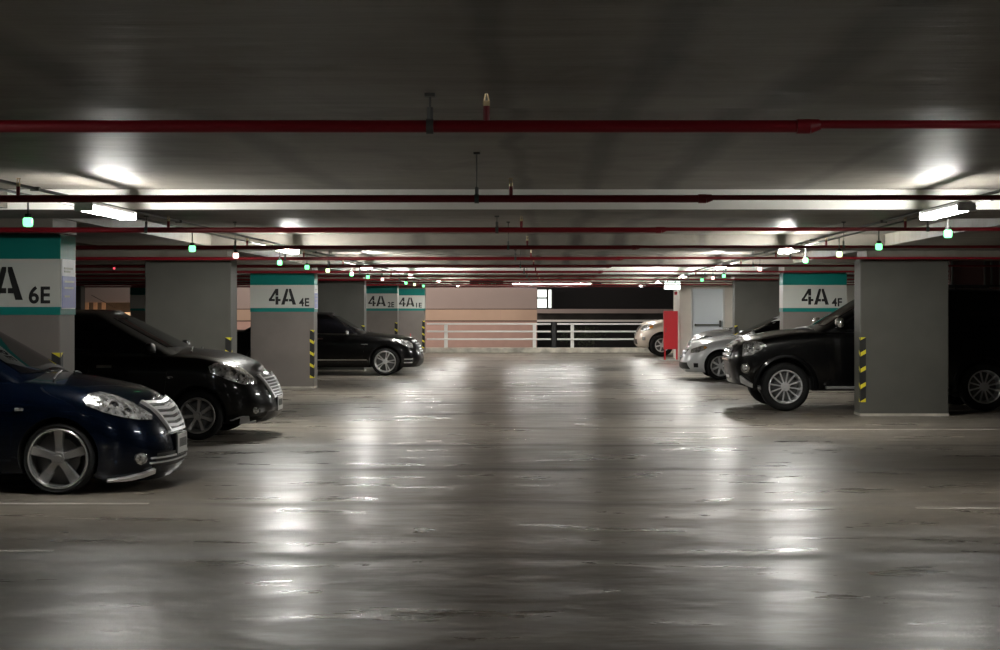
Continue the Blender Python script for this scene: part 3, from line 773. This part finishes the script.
def wiper(t, x, z, hit):
    bm = bmesh.new()
    for y0, y1 in ((-.55, .0), (.05, .6)):
        pts = []
        for f in (0, .33, .66, 1):
            y = lerp(y0, y1, f); xx = x-.02-.10*f; h_ = hit(Vector((xx, y, 2.5)), Vector((0, 0, -1)))
            pts.append(Vector((xx, y, (h_[0].z if h_ else z)+.014)))
        for a, b in zip(pts, pts[1:]): tube(bm, a, b, .009, 6)
    obj('wiper', bm, M['dplastic'], t)
def side_seams(t, patch, doors, m, handles, hm):
    k = 0
    for rows in doors:
        for o, s in zip(patch('door', rows, m, t, off=.004, th=.01, nu=16, nv=8), (-1, 1)):
            if k < len(handles):
                hx, hz = handles[k]
                # handle as a small bar projected at the same place
                rr = [[(hx-.09, hz-.016), (hx+.09, hz-.016)], [(hx-.09, hz+.016), (hx+.09, hz+.016)]]
                if s == -1: hs = patch('door_handle', rr, hm, None, off=.03, th=-.002, nu=6, nv=3)
                hs[0 if s == -1 else 1].parent = o
        k += 1

def paint(name, col, metal=.3, rough=.3, coat=.55, spec=.12): return mat(name, col, rough, metal=metal, coat=coat, spec=spec)
P_navy = paint('dark_navy_car_paint', (.0009, .0038, .012), .5, .25)
P_black = paint('black_car_paint', (.0014, .0014, .0016), 0, .35)
P_blackm = paint('deep_black_car_paint', (.0014, .0014, .0016), .0, .3)
P_silver = paint('silver_car_paint', (.80, .81, .82), .2, .32, 1, .4)
P_silver2 = paint('pale_silver_car_paint', (.70, .70, .70), .25, .34, 1, .4)
P_beige = paint('champagne_car_paint', (.62, .54, .46), .4, .34, 1, .4)

def generic_glass(patch, t, cfg):
    """side windows + windscreen + rear window"""
    for rows in cfg['side']: patch('side_window', rows, M['glass'], t, off=.007, th=.008, nu=18, nv=6)
    z0, z1 = cfg['ws']; wa, wb = cfg['wsw']
    patch('windscreen', [[(-wa, z0), (wa, z0)], [(-wb, z1), (wb, z1)]], M['glass'], t, d=(-1, 0, 0), off=.007, th=.008, nu=20, nv=8, both=False, plane='front')
    patch('rear_window', [[(-wa*.9, z0+.03), (wa*.9, z0+.03)], [(-wb*.9, z1-.01), (wb*.9, z1-.01)]], M['glass'], t, d=(1, 0, 0), off=.003, th=.008, nu=20, nv=8, both=False, plane='front')
def tail(patch, t, L, z):
    patch('tail_lamp', [[(-.78, z-.07), (-.45, z-.06)], [(-.76, z+.07), (-.45, z+.07)]], M['red_lens'], t, d=(1, 0, 0), off=.01, nu=8, nv=4, plane='front')
    patch('rear_bumper_strip', [[(-.7, .42), (.7, .42)], [(-.7, .47), (.7, .47)]], M['dplastic'], t, d=(1, 0, 0), off=.008, nu=14, nv=2, both=False, plane='front')

# ---------------- car 1: dark navy sedan, nearest left
def ex1(t, patch, hit):
    q = (-.35, 1, 0)
    generic_glass(patch, t, dict(side=[[[(-1.95, .98), (-1.42, .98)], [(-1.98, 1.30), (-1.90, 1.28)]], [[(-2.9, .99), (-2.02, .98)], [(-2.75, 1.34), (-2.05, 1.32)]]], ws=(1.0, 1.38), wsw=(.60, .50)))
    a = patch('headlamp', [[(-.63, .74), (-.46, .675), (-.31, .635), (-.17, .61), (-.05, .60)], [(-.66, .79), (-.48, .745), (-.32, .705), (-.18, .665), (-.05, .625)], [(-.60, .835), (-.50, .845), (-.34, .80), (-.19, .73), (-.05, .64)]], M['lens'], t, d=q, off=.010, th=.01, nu=20, nv=10, bulge=.004)
    lamp_bowls(a, hit, .85, q, [(-.40, .735, .042), (-.28, .685, .036)])
    # grille: chrome surround and bars
    fr = dict(d=(-1, 0, 0), both=False, plane='front')
    g_ = patch('grille', [[(-.25, .50), (.25, .50)], [(-.40, .735), (.40, .735)]], M['dplastic'], t, off=.006, nu=20, nv=6, **fr)[0]
    for i in range(5):
        z = .525+i*.048; wv = lerp(.255, .385, (z-.5)/.235)
        patch('grille_bar', [[(-wv, z), (0, z-.014), (wv, z)], [(-wv, z+.022), (0, z+.008), (wv, z+.022)]], M['bar'], g_, off=.028, th=-.004, nu=22, nv=2, **fr)
    for s in (-1, 1):
        patch('grille_surround', [[(s*.23, .485), (s*.27, .50)], [(s*.39, .745), (s*.43, .745)]], M['bar'], g_, off=.03, nu=3, nv=8, **fr)
    patch('grille_surround', [[(-.27, .475), (.27, .475)], [(-.25, .50), (.25, .50)]], M['bar'], g_, off=.03, nu=20, nv=2, **fr)
    patch('lower_grille', [[(-.52, .20), (.52, .20)], [(-.50, .315), (.50, .315)]], M['dplastic'], t, off=.005, nu=20, nv=4, **fr)
    for z in (.235, .275): patch('lower_grille_bar', [[(-.56, z), (.56, z)], [(-.56, z+.012), (.56, z+.012)]], M['bar'], t, off=.016, nu=24, nv=1, **fr)
    patch('fog_lamp', [[(-.20, .25), (-.16, .235), (-.12, .25)], [(-.215, .285), (-.16, .285), (-.105, .285)], [(-.20, .32), (-.16, .335), (-.12, .32)]], M['lens'], t, d=q, off=.014, nu=10, nv=8, bulge=.01)
    patch('bumper_lip', [[(-.42, .115), (-.25, .115), (-.08, .13), (.05, .16)], [(-.42, .125), (-.25, .14), (-.08, .165), (.05, .195)]], M['bar'], t, d=(-.6, 1, 0), off=.03, th=.03, nu=24, nv=3)
    patch('side_repeater', [[(-1.23, .70), (-1.16, .70)], [(-1.23, .725), (-1.16, .725)]], M['lens'], t, off=.012, nu=6, nv=4, bulge=.005)
    number_plate(t, .0, .37, .33, .17)
    mirror(t, -1.62, .80, .99, P_navy)
    side_seams(t, patch, [[[(-2.0, .27), (-1.27, .27)], [(-2.0, .93), (-1.25, .90)]], [[(-2.93, .34), (-2.03, .27)], [(-3.1, .96), (-2.03, .93)]]], P_navy, [(-1.85, .83), (-2.8, .85)], M['dplastic'])
    wiper(t, -.98, .98, hit); tail(patch, t, 4.3, .85)
car('sedan_car', 'dark navy sedan nearest on the left, chrome barred grille and five-spoke wheels', (-3.21, 14.17, 0), 0, dict(
    L=4.3, W=.85, R=.30, rim=.250, axles=(-.88, -3.43), wkey='c1', nsp=5, style='fat', rimmat=M['galloy'], paint=P_navy, gap=.035, spin=.0,
    top=[(-4.3, .90), (-4.05, .98), (-3.4, .99), (-1.4, .935), (-1.0, .905), (-.6, .835), (-.3, .755), (-.1, .69), (0, .65)],
    df=[(0, .15), (.12, .08), (.35, .045), (.5, .055), (.7, .085), (.85, .13), (.95, .18), (1, .25)], zb=.15, bot=[(-4.3, .22), (-3.8, .17), (-.75, .17), (-.45, .09), (0, .08)], cowl=-.98, crown=.075,
    gh=dict(x0=-.96, x1=-1.95, x2=-3.25, x3=-3.95, wb=.765, wr=.60, roof=[(-4.2, 1.2), (-3.4, 1.40), (-2.6, 1.45), (-1.9, 1.43), (-.9, 1.36)]),
    extra=ex1))

# ---------------- car 2: black hatchback MPV
def ex2(t, patch, hit):
    q = (-.35, 1, 0)
    generic_glass(patch, t, dict(side=[[[(-2.1, 1.04), (-1.35, 1.02)], [(-2.1, 1.40), (-1.92, 1.37)]], [[(-3.2, 1.06), (-2.17, 1.04)], [(-3.1, 1.42), (-2.17, 1.41)]]], ws=(1.09, 1.44), wsw=(.58, .48)))
    a = patch('headlamp', [[(-.70, .80), (-.48, .71), (-.30, .655), (-.11, .65)], [(-.72, .87), (-.50, .80), (-.30, .74), (-.11, .68)], [(-.64, .905), (-.48, .915), (-.28, .84), (-.11, .70)]], M['lens'], t, d=q, off=.010, th=.01, nu=20, nv=10, bulge=.004)
    fr = dict(d=(-1, 0, 0), both=False, plane='front')
    lamp_bowls(a, hit, .88, q, [(-.42, .80, .045), (-.30, .75, .036)])
    g_ = patch('grille', [[(-.28, .50), (.28, .50)], [(-.42, .73), (.42, .73)]], M['dplastic'], t, off=.006, nu=20, nv=6, **fr)[0]
    for i in range(6):
        z = .52+i*.036; wv = lerp(.28, .41, (z-.5)/.23)
        patch('grille_bar', [[(-wv, z), (wv, z)], [(-wv, z+.012), (wv, z+.012)]], M['bar'], g_, off=.022, th=-.004, nu=22, nv=2, **fr)
    for s in (-1, 1): patch('grille_surround', [[(s*.25, .48), (s*.30, .49)], [(s*.41, .75), (s*.46, .75)]], M['bar'], g_, off=.028, nu=3, nv=8, **fr)
    patch('grille_surround', [[(-.30, .47), (.30, .47)], [(-.28, .50), (.28, .50)]], M['bar'], g_, off=.028, nu=20, nv=2, **fr)
    patch('lower_grille', [[(-.5, .22), (.5, .22)], [(-.48, .31), (.48, .31)]], M['dplastic'], t, off=.005, nu=20, nv=4, **fr)
    patch('fog_lamp', disc_rows(-.13, .345, .04), M['lens'], t, d=q, off=.012, nu=10, nv=10, bulge=.006)
    patch('bumper_lip', [[(-.45, .165), (-.2, .18), (-.03, .20)], [(-.45, .18), (-.2, .195), (-.03, .22)]], M['bar'], t, d=(-.6, 1, 0), off=.014, th=.01, nu=20, nv=2)
    patch('side_repeater', [[(-1.22, .74), (-1.14, .74)], [(-1.22, .76), (-1.14, .76)]], M['lens'], t, off=.01, nu=5, nv=3, bulge=.004)
    number_plate(t, .0, .40, .33, .17)
    mirror(t, -1.40, .80, 1.09, P_black)
    side_seams(t, patch, [[[(-2.1, .30), (-1.27, .30)], [(-2.1, .99), (-1.2, .96)]], [[(-3.0, .36), (-2.14, .30)], [(-3.2, 1.02), (-2.14, .99)]]], P_black, [(-1.95, .87), (-2.9, .9)], M['chrome'])
    wiper(t, -.98, 1.05, hit); tail(patch, t, 4.3, .95)
    bm = bmesh.new(); tube(bm, (-2.05, .0, 1.56), (-2.35, 0, 1.72), .004, 6); obj('aerial', bm, M['dplastic'], t)
car('hatchback_car', 'black rounded hatchback on the left, second from the camera, between the two left pillars', (-3.27, 19.7, 0), 0, dict(
    L=4.4, W=.88, R=.295, rim=.208, axles=(-.86, -3.5), wkey='c2', nsp=7, style='seven', rimmat=M['dalloy'], paint=P_black, spin=.1,
    top=[(-4.4, 1.0), (-4.2, 1.06), (-3.4, 1.05), (-1.4, 1.0), (-1.0, .985), (-.6, .925), (-.3, .82), (-.1, .72), (0, .64)],
    df=[(0, .14), (.12, .06), (.35, .03), (.5, .045), (.7, .08), (.85, .125), (.95, .18), (1, .25)], zb=.19, cowl=-.95, crown=.08,
    gh=dict(x0=-.92, x1=-2.0, x2=-3.9, x3=-4.25, wb=.80, wr=.63, roof=[(-4.4, 1.3), (-3.9, 1.42), (-2.9, 1.50), (-2.2, 1.50), (-1.9, 1.475), (-.9, 1.40)]),
    extra=ex2))

# ---------------- car 3: black executive sedan
def ex3(t, patch, hit):
    q = (-.35, 1, 0)
    generic_glass(patch, t, dict(side=[[[(-2.45, 1.00), (-1.50, .98)], [(-2.45, 1.33), (-2.05, 1.31)]], [[(-3.4, 1.01), (-2.52, 1.00)], [(-3.15, 1.33), (-2.52, 1.33)]]], ws=(1.04, 1.38), wsw=(.62, .5)))
    patch('headlamp', [[(-.52, .78), (-.36, .70), (-.22, .65), (-.10, .62)], [(-.56, .83), (-.38, .78), (-.22, .74), (-.10, .70)], [(-.50, .845), (-.40, .84), (-.22, .80), (-.10, .74)]], M['lens'], t, d=q, off=.010, th=.01, nu=18, nv=8, bulge=.004)
    fr = dict(d=(-1, 0, 0), both=False, plane='front')
    g_ = patch('grille', [[(-.30, .50), (.30, .50)], [(-.38, .77), (.38, .77)]], M['dplastic'], t, off=.006, nu=16, nv=5, **fr)[0]
    for i in range(4):
        z = .54+i*.06; patch('grille_bar', [[(-.33, z), (.33, z)], [(-.33, z+.018), (.33, z+.018)]], M['bar'], g_, off=.022, th=-.004, nu=18, nv=1, **fr)
    patch('grille_surround', [[(-.40, .765), (.40, .765)], [(-.40, .80), (.40, .80)]], M['bar'], g_, off=.025, nu=18, nv=1, **fr)
    for z in (.29, .37): patch('bumper_slat', [[(-.33, z), (-.08, z)], [(-.33, z+.022), (-.08, z+.022)]], M['bar'], t, d=(-.6, 1, 0), off=.012, nu=10, nv=1)
    patch('lower_grille', [[(-.5, .22), (.5, .22)], [(-.48, .34), (.48, .34)]], M['dplastic'], t, off=.005, nu=16, nv=4, **fr)
    patch('sill_trim', [[(-3.3, .36), (-1.25, .36)], [(-3.3, .375), (-1.25, .375)]], M['chrome'], t, off=.014, nu=24, nv=1)
    patch('fender_vent', [[(-1.38, .72), (-1.22, .72)], [(-1.38, .735), (-1.22, .735)]], M['chrome'], t, off=.012, nu=5, nv=1)
    patch('window_trim', [[(-3.5, .975), (-1.5, .955)], [(-3.5, .988), (-1.5, .968)]], M['chrome'], t, off=.008, nu=24, nv=1)
    number_plate(t, 0.0, .44, .36, .13)
    bm = bmesh.new(); tube(bm, (-.30, 0, .865), (-.30, 0, .92), .006, 8); tube(bm, (-.306, 0, .935), (-.296, 0, .935), .03, 18)
    obj('bonnet_ornament', bm, M['redcab'], t); 
    mirror(t, -1.70, .83, 1.0, M['galloy'], .72)
    side_seams(t, patch, [[[(-2.5, .30), (-1.35, .30)], [(-2.5, .93), (-1.3, .91)]], [[(-3.25, .34), (-2.54, .30)], [(-3.5, .95), (-2.54, .93)]]], P_blackm, [(-2.35, .85), (-3.3, .87)], M['chrome'])
    wiper(t, -1.24, 1.0, hit); tail(patch, t, 4.9, .85)
car('executive_sedan_car', 'glossy black saloon on the left with bright twin-spoke wheels, between the 4E and 2E pillars', (-2.97, 38.1, 0), 0, dict(
    L=4.88, W=.90, R=.325, rim=.245, axles=(-.82, -3.70), wkey='c3', nsp=5, style='twin', paint=P_blackm, spin=.3,
    top=[(-4.88, .92), (-4.6, 1.02), (-3.6, 1.0), (-1.8, .955), (-1.4, .935), (-.8, .885), (-.35, .83), (-.12, .77), (0, .72)],
    zb=.19, cowl=-1.25, crown=.075, af=.7,
    gh=dict(x0=-1.18, x1=-2.12, x2=-3.6, x3=-4.4, wb=.81, wr=.62, roof=[(-4.7, 1.2), (-3.7, 1.38), (-2.9, 1.44), (-2.3, 1.43), (-1.3, 1.34)]),
    extra=ex3))

# ---------------- car 4: black off-roader
def ex4(t, patch, hit):
    q = (-.35, 1, 0)
    generic_glass(patch, t, dict(side=[[[(-2.35, 1.24), (-1.62, 1.24)], [(-2.35, 1.68), (-2.15, 1.66)]], [[(-3.3, 1.25), (-2.42, 1.24)], [(-3.3, 1.70), (-2.42, 1.70)]], [[(-4.3, 1.25), (-3.38, 1.25)], [(-4.2, 1.68), (-3.38, 1.70)]]], ws=(1.30, 1.72), wsw=(.64, .56)))
    a = patch('headlamp', [[(-.42, .93), (-.28, .85), (-.12, .83)], [(-.50, 1.0), (-.30, .96), (-.12, .93)], [(-.44, 1.04), (-.30, 1.05), (-.12, 1.02)]], M['lens'], t, d=q, off=.012, th=.01, nu=16, nv=8, bulge=.006)
    fr = dict(d=(-1, 0, 0), both=False, plane='front')
    lamp_bowls(a, hit, .93, q, [(-.26, .95, .05)])
    g_ = patch('grille', [[(-.42, .72), (.42, .72)], [(-.48, 1.0), (.48, 1.0)]], M['dplastic'], t, off=.006, nu=16, nv=5, **fr)[0]
    for i in range(4):
        z = .75+i*.065; patch('grille_bar', [[(-.45, z), (.45, z)], [(-.45, z+.03), (.45, z+.03)]], M['chrome'], g_, off=.028, th=-.004, nu=18, nv=1, **fr)
    o = patch('fog_lamp', disc_rows(-.17, .655, .05), M['lens'], t, d=q, off=.022, nu=12, nv=12, bulge=.01)
    patch('fog_lamp_ring', disc_rows(-.17, .655, .075), M['chrome'], t, d=q, off=.012, nu=12, nv=12)
    patch('skid_guard', [[(-.38, .34), (-.2, .38), (-.02, .44)], [(-.38, .37), (-.2, .44), (-.02, .54)]], M['alloy'], t, d=(-.7, 1, 0), off=.03, th=.01, nu=14, nv=3)
    patch('bonnet_edge_trim', [[(-.42, 1.055), (-.12, 1.03)], [(-.42, 1.075), (-.12, 1.055)]], M['chrome'], t, d=q, off=.012, nu=10, nv=1)
    number_plate(t, .0, .56, .36, .15)
    mirror(t, -1.60, .86, 1.34, M['chrome'], 1.25)
    side_seams(t, patch, [[[(-2.4, .42), (-1.45, .42)], [(-2.4, 1.18), (-1.4, 1.16)]], [[(-3.2, .42), (-2.44, .42)], [(-3.35, 1.18), (-2.44, 1.18)]]], P_black, [(-2.2, 1.0), (-3.15, 1.0)], M['chrome'])
    for ax in (-.80, -3.82):
        for s in (-1, 1):
            bm = bmesh.new(); n = 26; prev = None
            for i in range(n+1):
                a = math.radians(lerp(-8, 188, i/n)); ring = []
                for rr, yy in ((.43, -.02), (.43, .035), (.475, .03), (.50, -.01)):
                    ring.append(bm.verts.new((ax+rr*math.cos(a), s*(.925+yy-.01), .385+rr*math.sin(a))))
                if prev:
                    for k in range(4): bm.faces.new((prev[k], prev[(k+1) % 4], ring[(k+1) % 4], ring[k]))
                else: bm.faces.new(ring)
                prev = ring
            bm.faces.new(prev)
            obj('wheel_arch_flare', bm, P_black, t, 50)
    for s in (-1, 1):
        a, b = sorted((s*.88, s*1.02)); obj('side_step', B(-3.25, -1.40, a, b, .34, .38, bev=.01), M['steel'], t)
    bm = bmesh.new()
    for s in (-1, 1):
        tube(bm, (-2.6, s*.60, 1.91), (-4.3, s*.60, 1.90), .018, 8)
        for x in (-2.65, -3.45, -4.25): tube(bm, (x, s*.60, 1.82), (x, s*.60, 1.905), .016, 8)
    obj('roof_rail', bm, M['dplastic'], t); wiper(t, -1.15, 1.27, hit)
    patch('tail_lamp', [[(-.82, .95), (-.68, .95)], [(-.80, 1.25), (-.68, 1.25)]], M['red_lens'], t, d=(1, 0, 0), off=.01, nu=6, nv=6, plane='front')
car('offroad_car', 'tall black off-roader on the right, multi-spoke wheels, partly behind the nearest right pillar', (2.80, 25.15, 0), PI, dict(
    L=4.95, W=.93, R=.37, rim=.252, axles=(-.80, -3.82), wkey='c4', nsp=12, style='thin', tw=.255, paint=P_black, gap=.06, spin=.0, rimmat=M['alloy'],
    top=[(-4.95, 1.15), (-4.8, 1.20), (-3, 1.20), (-1.4, 1.19), (-1.0, 1.17), (-.5, 1.10), (-.2, 1.05), (-.08, 1.02), (0, .98)],
    zb=.32, bot=[(-4.95, .42), (-4.4, .38), (-3.3, .31), (-1.3, .31), (-.4, .34), (0, .42)], cowl=-1.13, crown=.07, af=.5, qf=4.6, qr=5, df=[(0, .06), (.2, .02), (.4, 0), (.6, .0), (.8, .03), (.9, .06), (1, .14)],
    wf=[(0, .92), (.1, .965), (.3, .99), (.55, 1.0), (.75, .998), (.9, .985), (.96, .96), (1, .92)],
    gh=dict(x0=-1.10, x1=-2.28, x2=-4.45, x3=-4.85, wb=.84, wr=.70, roof=[(-4.9, 1.75), (-4.4, 1.81), (-3, 1.85), (-2.3, 1.82), (-1.1, 1.72)]),
    extra=ex4))

# ---------------- car 5: silver sedan
def ex5(t, patch, hit):
    q = (-.35, 1, 0)
    generic_glass(patch, t, dict(side=[[[(-2.15, .98), (-1.35, .95)], [(-2.15, 1.30), (-1.85, 1.24)]], [[(-3.1, 1.0), (-2.22, .98)], [(-2.95, 1.32), (-2.22, 1.31)]]], ws=(.98, 1.34), wsw=(.60, .48)))
    patch('headlamp', [[(-.46, .66), (-.30, .60), (-.10, .59)], [(-.52, .72), (-.32, .67), (-.10, .64)], [(-.46, .745), (-.32, .73), (-.10, .67)]], M['lens'], t, d=q, off=.010, th=.01, nu=16, nv=8, bulge=.004)
    patch('indicator_lens', [[(-.50, .69), (-.44, .68)], [(-.50, .72), (-.44, .73)]], M['amber'], t, d=q, off=.018, th=-.01, nu=6, nv=4)
    fr = dict(d=(-1, 0, 0), both=False, plane='front')
    g_ = patch('grille', [[(-.36, .55), (.36, .55)], [(-.40, .665), (.40, .665)]], M['dplastic'], t, off=.008, nu=16, nv=4, **fr)[0]
    patch('grille_bar', [[(-.38, .60), (.38, .60)], [(-.38, .625), (.38, .625)]], M['bar'], g_, off=.024, th=-.004, nu=18, nv=1, **fr)
    patch('lower_grille', [[(-.6, .24), (.6, .24)], [(-.56, .38), (.56, .38)]], M['dplastic'], t, off=.006, nu=20, nv=4, **fr)
    patch('fog_lamp', [[(-.30, .28), (-.19, .28)], [(-.30, .37), (-.19, .37)]], M['dplastic'], t, d=q, off=.010, nu=8, nv=6)
    number_plate(t, .0, .44, .34, .13)
    mirror(t, -1.50, .80, 1.0, P_silver)
    side_seams(t, patch, [[[(-2.2, .27), (-1.28, .27)], [(-2.2, .93), (-1.2, .89)]], [[(-3.05, .34), (-2.23, .27)], [(-3.2, .96), (-2.23, .93)]]], P_silver, [(-2.05, .82), (-3.0, .85)], P_silver)
    wiper(t, -1.05, .96, hit); tail(patch, t, 4.5, .85)
car('silver_sedan_car', 'silver sedan on the right just beyond the black off-roader', (2.93, 35.6, 0), PI, dict(
    L=4.5, W=.875, R=.31, rim=.215, axles=(-.82, -3.5), wkey='c5', nsp=7, style='seven', rimmat=M['alloy'], paint=P_silver, spin=.25,
    top=[(-4.5, .90), (-4.25, .98), (-3.4, .98), (-1.5, .915), (-1.1, .895), (-.6, .83), (-.3, .755), (-.1, .68), (0, .63)],
    zb=.17, cowl=-1.06, crown=.075,
    gh=dict(x0=-1.02, x1=-2.25, x2=-3.3, x3=-4.15, wb=.79, wr=.60, roof=[(-4.4, 1.1), (-3.5, 1.35), (-2.7, 1.43), (-2.2, 1.41), (-1.0, 1.34)]),
    extra=ex5))

# ---------------- car 6: second silver car behind
def ex6(t, patch, hit):
    q = (-.35, 1, 0)
    generic_glass(patch, t, dict(side=[[[(-2.05, 1.02), (-1.30, 1.0)], [(-2.05, 1.32), (-1.78, 1.27)]], [[(-3.0, 1.04), (-2.12, 1.02)], [(-2.85, 1.34), (-2.12, 1.33)]]], ws=(1.02, 1.36), wsw=(.58, .46)))
    patch('headlamp', [[(-.62, .74), (-.42, .70), (-.16, .66)], [(-.66, .81), (-.42, .79), (-.16, .71)], [(-.60, .83), (-.44, .84), (-.16, .74)]], M['lens'], t, d=q, off=.010, th=.01, nu=16, nv=8, bulge=.004)
    fr = dict(d=(-1, 0, 0), both=False, plane='front')
    patch('grille', [[(-.34, .60), (.34, .60)], [(-.40, .74), (.40, .74)]], M['dplastic'], t, off=.008, nu=16, nv=4, **fr)
    patch('lower_grille', [[(-.5, .24), (.5, .24)], [(-.48, .36), (.48, .36)]], M['dplastic'], t, off=.006, nu=16, nv=4, **fr)
    number_plate(t, .0, .45, .34, .13); mirror(t, -1.45, .78, 1.05, P_silver2)
    side_seams(t, patch, [[[(-2.1, .30), (-1.25, .30)], [(-2.1, .97), (-1.2, .94)]]], P_silver2, [(-1.95, .86)], P_silver2)
    wiper(t, -1.0, 1.0, hit)
car('compact_car', 'pale silver car mostly hidden behind the silver sedan on the right', (3.68, 42.9, 0), PI, dict(
    L=4.2, W=.85, R=.30, rim=.20, axles=(-.80, -3.3), wkey='c6', nsp=7, style='seven', paint=P_silver2, spin=.2,
    top=[(-4.2, .95), (-4.0, 1.02), (-3.0, 1.02), (-1.4, .96), (-1.0, .945), (-.6, .89), (-.3, .81), (-.1, .73), (0, .66)],
    zb=.18, cowl=-1.0, crown=.075,
    gh=dict(x0=-.98, x1=-2.0, x2=-3.3, x3=-4.0, wb=.77, wr=.60, roof=[(-4.2, 1.2), (-3.4, 1.40), (-2.6, 1.47), (-2.0, 1.45), (-.9, 1.38)]),
    extra=ex6))

# ---------------- car 7: champagne suv
def ex7(t, patch, hit):
    q = (-.35, 1, 0)
    generic_glass(patch, t, dict(side=[[[(-2.3, 1.22), (-1.6, 1.22)], [(-2.3, 1.62), (-2.1, 1.60)]], [[(-3.3, 1.23), (-2.37, 1.22)], [(-3.3, 1.64), (-2.37, 1.64)]]], ws=(1.26, 1.66), wsw=(.62, .54)))
    patch('headlamp', [[(-.50, .90), (-.30, .84), (-.10, .82)], [(-.58, 1.0), (-.32, .96), (-.10, .92)], [(-.48, 1.06), (-.30, 1.04), (-.10, .98)]], M['lens'], t, d=q, off=.012, th=.01, nu=16, nv=8, bulge=.006)
    patch('indicator_lens', [[(-.56, .93), (-.44, .90)], [(-.56, 1.0), (-.44, 1.0)]], M['amber'], t, d=q, off=.022, th=-.01, nu=6, nv=4)
    fr = dict(d=(-1, 0, 0), both=False, plane='front')
    patch('grille', [[(-.36, .80), (.36, .80)], [(-.42, 1.0), (.42, 1.0)]], M['dplastic'], t, off=.008, nu=16, nv=4, **fr)
    patch('lower_grille', [[(-.5, .40), (.5, .40)], [(-.5, .56), (.5, .56)]], M['dplastic'], t, off=.006, nu=16, nv=4, **fr)
    patch('fog_lamp', [[(-.30, .53), (-.18, .53)], [(-.30, .64), (-.18, .64)]], M['lens'], t, d=q, off=.014, nu=8, nv=6, bulge=.01)
    number_plate(t, .0, .66, .36, .14); mirror(t, -1.9, .86, 1.28, P_beige, 1.2); wiper(t, -1.2, 1.25, hit)
car('champagne_car', 'champagne-coloured four-wheel drive at the far right, nose showing beside the red cabinet', (2.85, 53.0, 0), PI, dict(
    L=4.7, W=.91, R=.37, rim=.22, axles=(-.86, -3.6), wkey='c7', nsp=6, style='seven', tw=.25, paint=P_beige, gap=.06, spin=.2,
    top=[(-4.7, 1.15), (-4.5, 1.18), (-3, 1.17), (-1.4, 1.15), (-1.0, 1.13), (-.5, 1.07), (-.2, 1.0), (-.08, .94), (0, .88)],
    zb=.30, cowl=-1.15, crown=.085, af=.7,
    gh=dict(x0=-1.12, x1=-2.2, x2=-4.2, x3=-4.6, wb=.82, wr=.68, roof=[(-4.7, 1.68), (-4.2, 1.74), (-3, 1.79), (-2.2, 1.76), (-1.1, 1.66)]),
    extra=ex7))
